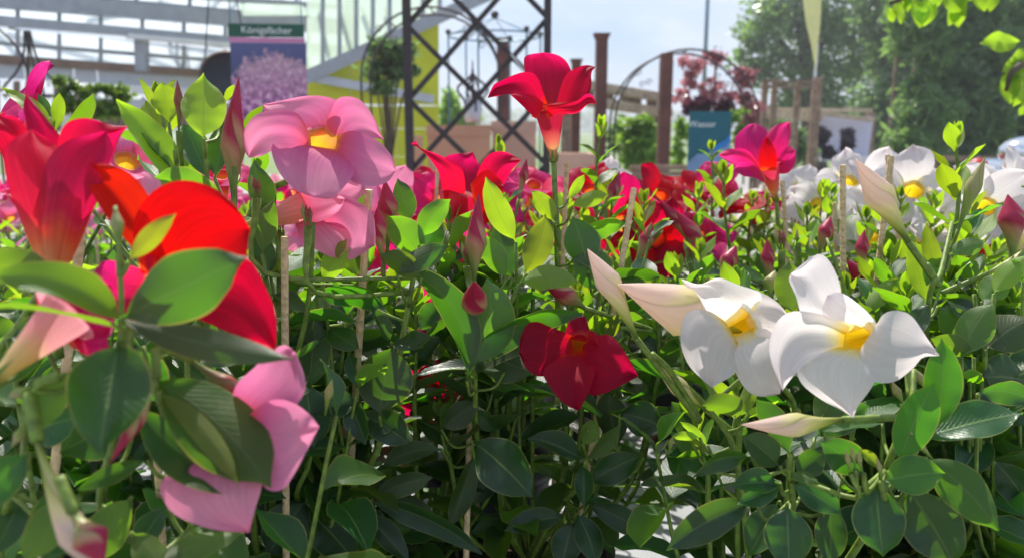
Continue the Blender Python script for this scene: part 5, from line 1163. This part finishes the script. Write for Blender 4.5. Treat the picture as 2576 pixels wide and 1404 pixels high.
# --- clay planters
def planter(u0, u1, vt, d, lb, m='terra', soil=True):
    a, b_ = P(u0, vt, d), P(u1, vt, d); W = b_.x - a.x; cx = (a.x + b_.x) / 2; H_ = a.z; y = a.y + W / 2; dp = min(W, .5)
    t = thing('square_planter', lb, 'planter', (cx, a.y + dp / 2, 0), 0, 'tall clay coloured planters')
    MB().box((cx, a.y + dp / 2, H_ / 2 - .03), (W * .97, dp * .97, H_ - .06)).build('body', M[m], t)
    for sx, sy, lx, ly in ((0, -1, W, .03), (0, 1, W, .03), (-1, 0, .03, dp - .06), (1, 0, .03, dp - .06)):
        MB().box((cx + sx * (W / 2 - .015), a.y + dp / 2 + sy * (dp / 2 - .015), H_ - .03), (lx, ly, .06)).build('rim', M[m], t)
    return t
planter(1072, 1232, 316, 4.4, 'wide terracotta planter behind the trellis, leftmost of the pair')
planter(1236, 1350, 306, 4.7, 'pale terracotta planter behind the trellis, right of the wide one', 'terra2')
planter(1392, 1498, 388, 4.6, 'low pinkish planter right of the trellis behind the red flowers', 'terra2')
planter(960, 1026, 428, 4.0, 'low terracotta planter left of the iron trellis foot')
planter(1020, 1060, 342, 7.2, 'small reddish planter in front of the lime green wall', 'terra')

# --- foliage helpers
def foliage(name, m, cells, n, size, parent, seed=0, stuff=True, aspect=1.0):
    """cells: list of (centre, (rx,ry,rz)); many small leaf faces spread through the volume in clumps"""
    rn = random.Random(seed); vs, fs = [], []; tot = sum(c[1][0] * c[1][2] for c in cells)
    for (c, r) in cells:
        k = int(n * r[0] * r[2] / tot); cl = []
        for _ in range(max(3, k // 26)):
            d = V((rn.gauss(0, 1), rn.gauss(0, 1), rn.gauss(0, 1))).normalized() * rn.uniform(.35, 1.0); cl.append(V((d.x * r[0], d.y * r[1], d.z * r[2])))
        for _ in range(k):
            b_ = rn.choice(cl); sp_ = min(r) * .28; p = c + b_ + V((rn.gauss(0, sp_), rn.gauss(0, sp_), rn.gauss(0, sp_ * .8)))
            a = V((rn.uniform(-1, 1), rn.uniform(-1, 1), rn.uniform(-1, .5))).normalized(); b2 = a.orthogonal().normalized(); b2 = Matrix.Rotation(rn.random() * 6, 3, a) @ b2
            s_ = size * rn.uniform(.6, 1.3); o = len(vs); vs += [p - a * s_ * aspect, p + b2 * s_ * .45, p + a * s_ * aspect, p - b2 * s_ * .45]; fs.append((o, o + 1, o + 2, o + 3))
    org = WM[parent].translation; me = mesh(name, [v - org for v in vs], fs, m, None, False)
    o = obj(name, me, parent, Matrix.Translation(org))
    if stuff: o['kind'] = 'stuff'
    return o
def tree(name, label, cat, u, d, blobs, n, size, m, seed, trunk=.12, limbs=6, group=None, aspect=1.0):
    """blobs: (u, v, du, dv) crown lumps in picture units at depth d"""
    base = P(u, 325, d); base.z = 0; t = thing(name, label, cat, base, 0, group); rn = random.Random(seed); cells = []
    for (bu, bv, du, dv) in blobs:
        cells.append((P(bu, bv, d + rn.uniform(-.3, .3) * du * d / F), (du * d / F, du * d / F * .8, dv * d / F)))
    foliage('crown', m, cells, n, size, t, seed, True, aspect)
    top = max(cells, key=lambda q: q[0].z)[0]; MB().tube(spline([base, base.lerp(V((top.x, top.y, top.z)), .4), V((base.x * .5 + top.x * .5, top.y, top.z))], 6), [trunk * (1 - .055 * i) for i in range(13)], 10).build('trunk', M['bark'], t, None, True)
    for k in range(min(limbs, len(cells))):
        c = cells[k][0]; s0 = base.lerp(top, rn.uniform(.3, .55)); MB().tube(spline([s0, s0.lerp(c, .5) + V((0, 0, .1)), c], 4), [trunk * .4 * (1 - .07 * i) for i in range(9)], 7).build('limb', M['bark'], t, None, True)
    return t
# big broadleaf tree behind right, then dense wall of trees
tree('broadleaf_tree', 'big sunlit broadleaf tree with sky gaps behind the yellow banner', 'tree', 2060, 24,
     [(1915, 60, 70, 70), (1880, 150, 45, 60), (2000, 30, 90, 80), (2100, 60, 90, 90), (1960, 170, 80, 55), (2090, 190, 90, 60), (2180, 120, 90, 90), (2020, 260, 90, 50), (1930, 290, 60, 40), (2150, 280, 80, 60), (2000, -60, 120, 60), (2150, -60, 120, 60)], 11000, .12, M['tree'], 1, .35)
tree('broadleaf_tree', 'dark leafy tree between the broadleaf tree and the hedge wall', 'tree', 2260, 20, [(2230, 40, 80, 80), (2260, 150, 70, 80), (2230, 260, 80, 60), (2300, 60, 70, 90), (2240, 360, 80, 50), (2260, -60, 110, 60)], 9000, .12, M['tree2'], 2, .25)
for k, (u, wd_, nm) in enumerate(((2330, 60, 'leftmost of the tall drooping trees on the right'), (2420, 60, 'second of the tall drooping trees on the right'), (2505, 60, 'third of the tall drooping trees at the right'), (2590, 60, 'tall drooping tree cut by the right picture edge'))):
    tree('drooping_tree', 'soft green ' + nm, 'tree', u, 13 + k * .3, [(u + random.uniform(-45, 45), v_ + random.uniform(-20, 20), wd_ * random.uniform(.7, 1.3), 55) for v_ in range(-80, 420, 62)], 7000, .075, M['tree2' if k % 2 else 'tree'], 5 + k, .09, 4, 'tall drooping trees', 1.6)
for k, u in enumerate((2262, 2312, 2392, 2465, 2548)):
    p = P(u, 70 - k * 6, 13.3 + k * .3); t = thing('timber_post', ['slim brown timber post, first from left before the hedge trees', 'slim brown timber post, second before the hedge trees', 'slim brown timber post in the middle before the hedge trees', 'slim brown timber post, fourth before the hedge trees', 'slim brown timber post nearest the right edge'][k], 'post', (p.x, p.y, 0), 0, 'timber posts before the trees')
    MB().tube([(p.x, p.y, 0), (p.x, p.y, p.z - .05), (p.x, p.y, p.z)], [.04, .035, .01], 8).build('shaft', M['wood'], t, None, True)
for k, v0 in enumerate((398,)):
    a, b_ = P(2230, v0, 11.6), P(2620, v0 + 4, 11.6); t = thing('timber_rail_fence', 'low timber rail fence at the foot of the hedge trees', 'fence', ((a.x + b_.x) / 2, a.y, 0)); MB().beam(a, b_, .05, .08).build('rail', M['wood'], t); MB().beam(a - V((0, 0, .3)), b_ - V((0, 0, .3)), .05, .08).build('rail', M['wood'], t)
    for q_ in (0, .33, .66, 1): p = a.lerp(b_, q_); MB().box((p.x, p.y + .06, p.z / 2), (.07, .07, p.z)).build('post', M['wood'], t)
tree('japanese_maple', 'feathery red Japanese maple inside the metal arch', 'tree', 1800, 8, [(1740, 165, 44, 30), (1800, 145, 48, 22), (1850, 190, 44, 30), (1760, 215, 54, 24), (1830, 240, 50, 24), (1890, 250, 30, 36), (1720, 240, 30, 24), (1880, 200, 30, 26)], 1800, .035, M['maple'], 9, .03)
tree('purple_shrub', 'dark purple shrub under the red maple above the teal sign', 'shrub', 1790, 7.4, [(1770, 262, 36, 18), (1820, 268, 26, 18), (1740, 275, 22, 16)], 1500, .03, M['mapled'], 10, .02)
tree('yellow_green_shrub', 'yellow green shrub behind the teal sign', 'shrub', 1730, 7.6, [(1720, 330, 24, 40), (1850, 290, 30, 18), (1870, 340, 26, 40), (1700, 390, 20, 40)], 1400, .035, M['shrub'], 12, .02)
tree('bright_conifer', 'bright lime green conifer left of the front rust post', 'shrub', 1610, 7.2, [(1610, 320, 34, 26), (1605, 360, 40, 30), (1610, 400, 40, 34)], 2600, .04, M['shrub'], 13, .03)
tree('young_tree', 'dark leafy young tree in front of the lime green wall', 'tree', 985, 6.0, [(960, 120, 34, 26), (1010, 130, 36, 30), (940, 170, 30, 30), (990, 175, 36, 32), (960, 220, 34, 24), (1035, 180, 20, 22)], 2400, .03, M['tree2'], 14, .028)
tree('far_shrub', 'distant green shrub left behind the iron trellis', 'shrub', 1140, 14, [(1130, 270, 30, 40), (1160, 300, 40, 26), (1120, 320, 20, 30)], 1500, .07, M['shrub'], 15, .03)
tree('pot_shrub', 'green shrub behind the tallest rust post near the planters', 'shrub', 1560, 9, [(1560, 350, 40, 40), (1640, 400, 30, 30), (1500, 400, 20, 22)], 1500, .05, M['tree'], 16, .03)
tree('climbing_plant', 'green leafy climbing plant with small white flowers at the left', 'plant', 240, 3.2, [(170, 215, 30, 18), (215, 225, 30, 16), (270, 225, 34, 18), (310, 240, 26, 24), (170, 270, 28, 26), (230, 275, 42, 26), (290, 275, 34, 26), (150, 245, 22, 16)], 3000, .014, M['ivy'], 17, .01)
tree('autumn_shrub', 'reddish shrub behind the timber frame at the right', 'shrub', 1900, 9, [(1890, 280, 30, 40), (1900, 350, 34, 30), (1950, 380, 40, 30)], 1600, .045, M['maple'], 18, .02)
tree('hedge_bush', 'dark green bush below the timber frame', 'shrub', 1990, 9.6, [(1980, 340, 36, 34), (2010, 390, 36, 30), (1950, 390, 30, 30)], 2200, .045, M['tree2'], 19, .03)
# far woods on the horizon
fw = thing('far_wood', 'low dark line of woods on the horizon', 'woods', (10, 260, 0)); fw['kind'] = 'stuff'
foliage('crown', M['tree2'], [(V((x, 260 + (x % 7), 3.5)), (14, 6, 4.5)) for x in range(-200, 260, 16)], 14000, 1.1, fw, 4)

# --- timber frame, pavilion, banners
c = P(1990, 300, 8.4); tf = thing('garden_pergola', 'brown timber frame with paired top rails left of the yellow banner', 'frame', (c.x, c.y, 0))
for u, vt in ((1925, 208), (1950, 200), (2008, 205), (2056, 196)):
    p = P(u, vt, 8.4); w = .055 if u != 2056 else .085; MB().box((p.x, p.y, p.z / 2), (w, w, p.z)).build('post', M['wood'], tf)
for v0 in (206, 219): MB().beam(P(1915, v0, 8.3), P(2060, v0 + 2, 8.3), .03, .03).build('rail', M['wood'], tf)
pv = thing('open_pavilion', 'low pavilion with lilac wall panel and cream roof edge at the right', 'pavilion', (P(2110, 300, 11).x, P(2110, 300, 11).y, 0))
MB().beam(P(2052, 345, 11), P(2188, 352, 11), .05, .62).build('wall_panel', M['sunshade'], pv)
MB().beam(P(1905, 285, 10.9), P(2060, 296, 10.9), .25, .12).build('fascia', M['palew'], pv); MB().beam(P(2045, 283, 10.7), P(2192, 303, 10.7), .20, .05).build('roof_edge', M['palew'], pv); MB().beam(P(1905, 276, 11.2), P(2192, 279, 11.2), .10, .05).build('roof_edge', M['palew'], pv)
for u0 in (1910, 2050, 2190): p = P(u0, 285, 11.1); MB().box((p.x, p.y, p.z / 2), (.10, .10, p.z)).build('post', M['wood'], pv)
MB().beam(P(2052, 398, 10.9), P(2188, 402, 10.9), .3, .08).build('bench', M['whitep'], pv)
for nm_, lb, bl in (('oval_shrub', 'dark oval clipped shrub in front of the lilac panel', [(2132, 362, 14, 36)]), ('round_shrub', 'dark rounded shrub at the left of the lilac panel', [(2062, 345, 22, 18), (2085, 385, 14, 20)])):
    tree(nm_, lb, 'shrub', bl[0][0], 10.2, bl, 1100, .05, M['darkshrub'], 31, .02)
p = P(2050, 175, 10); fl = thing('feather_banner', 'pale yellow feather banner hanging above the timber frame', 'banner', (p.x, p.y, 0))
vs = [P(2014, -40, 10), P(2068, -40, 10), P(2064, 60, 10), P(2056, 120, 10), P(2052, 178, 10), P(2042, 120, 10), P(2028, 60, 10)]; vs2 = [v + V((0, .006, 0)) for v in vs]; n = len(vs)
MB().add(vs + vs2, [tuple(range(n))[::-1], tuple(range(n, 2 * n))] + [(i, (i + 1) % n, n + (i + 1) % n, n + i) for i in range(n)]).build('cloth', M['yfab'], fl)
MB().tube([P(2056, 110, 10.05) * 1, V((P(2052, 178, 10.05).x, p.y + .05, 0))], .018, 8).build('pole', M['whitep'], fl)
p = P(1783, -60, 26); lp = thing('flag_pole', 'thin grey-teal pole rising behind the maple into the sky', 'pole', (p.x, p.y, 0)); MB().tube([(p.x, p.y, 0), (p.x, p.y, p.z + 1)], [.08, .06], 10).build('shaft', M['pole'], lp, None, True)
# --- Wasser sign
d = 2.9; kk = d / F; c = P(1784, 365, d); ws = thing('teal_sign', 'teal rectangular sign reading Wasser with blue curve behind the flowers', 'sign', (c.x, c.y, TZ))
px = V((1, -.08, -.03)).normalized(); py = V((.0, 0, 1)); px = (px - py * px.dot(py)).normalized(); pnn = px.cross(py); pc = c; k3 = kk
card('panel', -52, 52, -90, 82, M['teal'], ws)
def card_poly(name, pts, m, z):
    vs = [PQ(x * k3, y * k3, z) for x, y in pts]; vs2 = [v - pnn * .002 for v in vs]; n = len(vs)
    MB().add(vs + vs2, [tuple(range(n)), tuple(range(n, 2 * n))[::-1]] + [(i, n + i, n + (i + 1) % n, (i + 1) % n) for i in range(n)]).build(name, m, ws)
card_poly('blue_band', [(52, 30), (40, 12), (20, 0), (0, -8), (0, -18), (25, -12), (45, 2), (52, 14)], M['blue'], .003)
card_poly('pale_picture', [(-52, -90), (52, -90), (52, 10), (40, -4), (20, -14), (0, -20), (-30, -24), (-52, -45)], M['pblue'], .005)
tm = Matrix((px, py, pnn)).transposed().to_4x4(); tm.translation = PQ(-20 * k3, 50 * k3, .003); text_obj('Wasser', .032, M['wtext'], ws, tm)
MB().tube([PQ(0, -90 * k3, -.01), V((pc.x, pc.y + .01, .0))], .006, 8).build('stand', M['whitep'], ws)
# --- dark bench rails below the posts
t = thing('wooden_bench', 'low dark wooden bench behind the flowers between the rust posts', 'bench', (P(1700, 430, 5.5).x, P(1700, 430, 5.5).y, 0))
for v0 in (424, 440, 455): MB().beam(P(1585, v0, 5.5), P(1770, v0 - 2, 5.5), .04, .035).build('slat', M['wood'], t)
for u0 in (1600, 1760): p = P(u0, 425, 5.56); MB().box((p.x, p.y, p.z / 2), (.06, .06, p.z)).build('leg', M['wood'], t)
# --- wire obelisk left
c = P(75, 140, 4.0); t = thing('wire_obelisk', 'dark curved wire plant obelisk at the left edge', 'plant support', (c.x, c.y, 0))
for sx in (-1, 1):
    for sy in (-1, 1):
        pts = [V((c.x + sx * w_, c.y + sy * w_, c.z + z_)) for w_, z_ in ((.008, .12), (.02, .0), (.05, -.09), (.10, -.18), (.12, -.30), (.14, -c.z + .0))]
        MB().tube(spline(pts, 4), .006, 6).build('rod', M['iron'], t, None, True)
for w_, z_ in ((.11, -.2), (.13, -.42)): MB().tube([c + V((w_ * 1.25 * math.cos(a), w_ * 1.25 * math.sin(a), z_)) for a in [k * math.pi / 8 for k in range(17)]], .005, 6).build('ring', M['iron'], t, None, True)
c = P(20, 60, 4.2); t = thing('hooped_plant_support', 'curved dark wire hoop in front of the greenhouse glass', 'plant support', (c.x, c.y, 0))
pts = [P(-20, 60, 4.2), P(30, 105, 4.2), P(58, 150, 4.2), P(75, 210, 4.2), P(90, 330, 4.2)]; pts.append(V((pts[-1].x, pts[-1].y, 0))); MB().tube(spline(pts, 4), .007, 6).build('hoop', M['iron'], t, None, True)
MB().tube(spline([P(100, 165, 4.2), P(98, 220, 4.2), P(88, 300, 4.2), V((P(88, 300, 4.2).x, P(88, 300, 4.2).y, 0))], 4), .007, 6).build('rod', M['iron'], t, None, True)
# --- polished garden globes right edge
for (u, v, ru, d, lb, fl_) in ((2585, 385, 66, 3.0, 'polished metal garden globe cut by the right edge', .62), (2490, 455, 92, 3.4, 'large polished silver globe half hidden behind the white flowers', .6)):
    c = P(u, v, d); r = ru * d / F; t = thing('mirror_globe', lb, 'garden globe', (c.x, c.y, 0), 0, 'polished garden globes')
    g = lathe([(max(.0005, r * math.sin(a)), -r * fl_ * math.cos(a)) for a in [math.pi * k / 18 for k in range(19)]], 32); obj('globe', mesh('globe', g[0], g[1], M['mirror']), t, Matrix.Translation(c))
    MB().tube([(c.x, c.y, 0), (c.x, c.y, c.z - r * fl_ * .98)], .02, 10).build('stand', M['iron'], t)
c = P(2460, 418, 3.1); t = thing('red_lantern', 'small red lantern seen beside the silver globe', 'lantern', (c.x, c.y, 0)); g = lathe([(.001, -.03), (.03, -.02), (.036, 0), (.03, .02), (.001, .03)], 16); obj('shade', mesh('shade', g[0], g[1], M['redp']), t, Matrix.Translation(c)); MB().tube([(c.x, c.y, 0), (c.x, c.y, c.z - .028)], .006, 8).build('stand', M['iron'], t)
c = P(2548, 430, 2.7); t = thing('orange_stand', 'small orange plastic post at the right edge behind flowers', 'post', (c.x, c.y, 0)); MB().tube([(c.x, c.y, 0), (c.x, c.y, c.z - .02), (c.x, c.y, c.z + .02)], [.012, .014, .03], 12).build('shaft', M['orange'], t)
# --- overhanging branch with bright leaves, trunk outside the frame
tb = thing('overhanging_tree', 'bright green leafy branches of a tree reaching in at top right', 'tree', (2.3, 2.2, 0))
MB().tube(spline([V((2.3, 2.2, 0)), V((2.2, 2.15, 1.2)), V((2.05, 2.1, 2.2))], 6), [.05 * (1 - .04 * i) for i in range(13)], 10).build('trunk', M['bark'], tb, None, True)
brs = [[V((2.1, 2.1, 2.0)), P(2620, -60, 1.8), P(2380, -40, 1.7), P(2240, 10, 1.65)], [V((2.2, 2.15, 1.5)), P(2680, 150, 1.7), P(2560, 170, 1.6), P(2530, 230, 1.6)]]
for br in brs: MB().tube(spline(br, 5), [.014 * (1 - .05 * i) for i in range(16)], 7).build('limb', M['bark'], tb, None, True)
lm = []
for i in range(3):
    g = leaf_geo(V((0, 0, 0)), V((0, .5, .08)), V((0, 1, -.12)), V((0, 0, 1)), .52, 8, 4, .2, .14, .2, 50 + i); lm.append(mesh('leaf', *g[:2], M['bleaf'], g[2]))
rn = random.Random(5)
for (u, v, l_) in [(2250, 5, 60), (2290, -10, 80), (2345, 0, 70), (2330, 0, 75), (2400, -5, 74), (2420, 0, 66), (2450, -20, 60), (2270, -20, 60), (2375, -30, 90), (2236, 20, 40), (2300, -40, 70), (2360, -40, 70), (2440, -50, 80), (2500, -40, 70)]:
    p0 = P(u + rn.uniform(-6, 6), v, 1.7); d_ = (CAMX * rn.uniform(-.5, .5) - CAMY * 1 + CAMZ * rn.uniform(-.4, .4)).normalized(); obj('leaf', rn.choice(lm), tb, frame(p0, d_, (CAMZ + CAMX * rn.uniform(-.7, .7)).normalized(), l_ * 1.7 / F))
for (u, v, du, dv, l_) in [(2560, 108, -1, .05, 100), (2580, 150, -1, .5, 70), (2560, 170, -.6, 1, 60), (2540, 175, -.1, 1, 90), (2575, 200, -.4, 1, 80), (2590, 120, -.8, .8, 70), (2590, 240, -.5, 1, 60), (2600, 180, -1, .3, 60)]:
    d_ = (CAMX * du - CAMY * dv + CAMZ * .2).normalized(); obj('leaf', rn.choice(lm), tb, frame(P(u, v, 1.62), d_, (CAMZ + CAMX * rn.uniform(-.6, .6)).normalized(), l_ * 1.62 / F))
print('objects', len(bpy.data.objects))
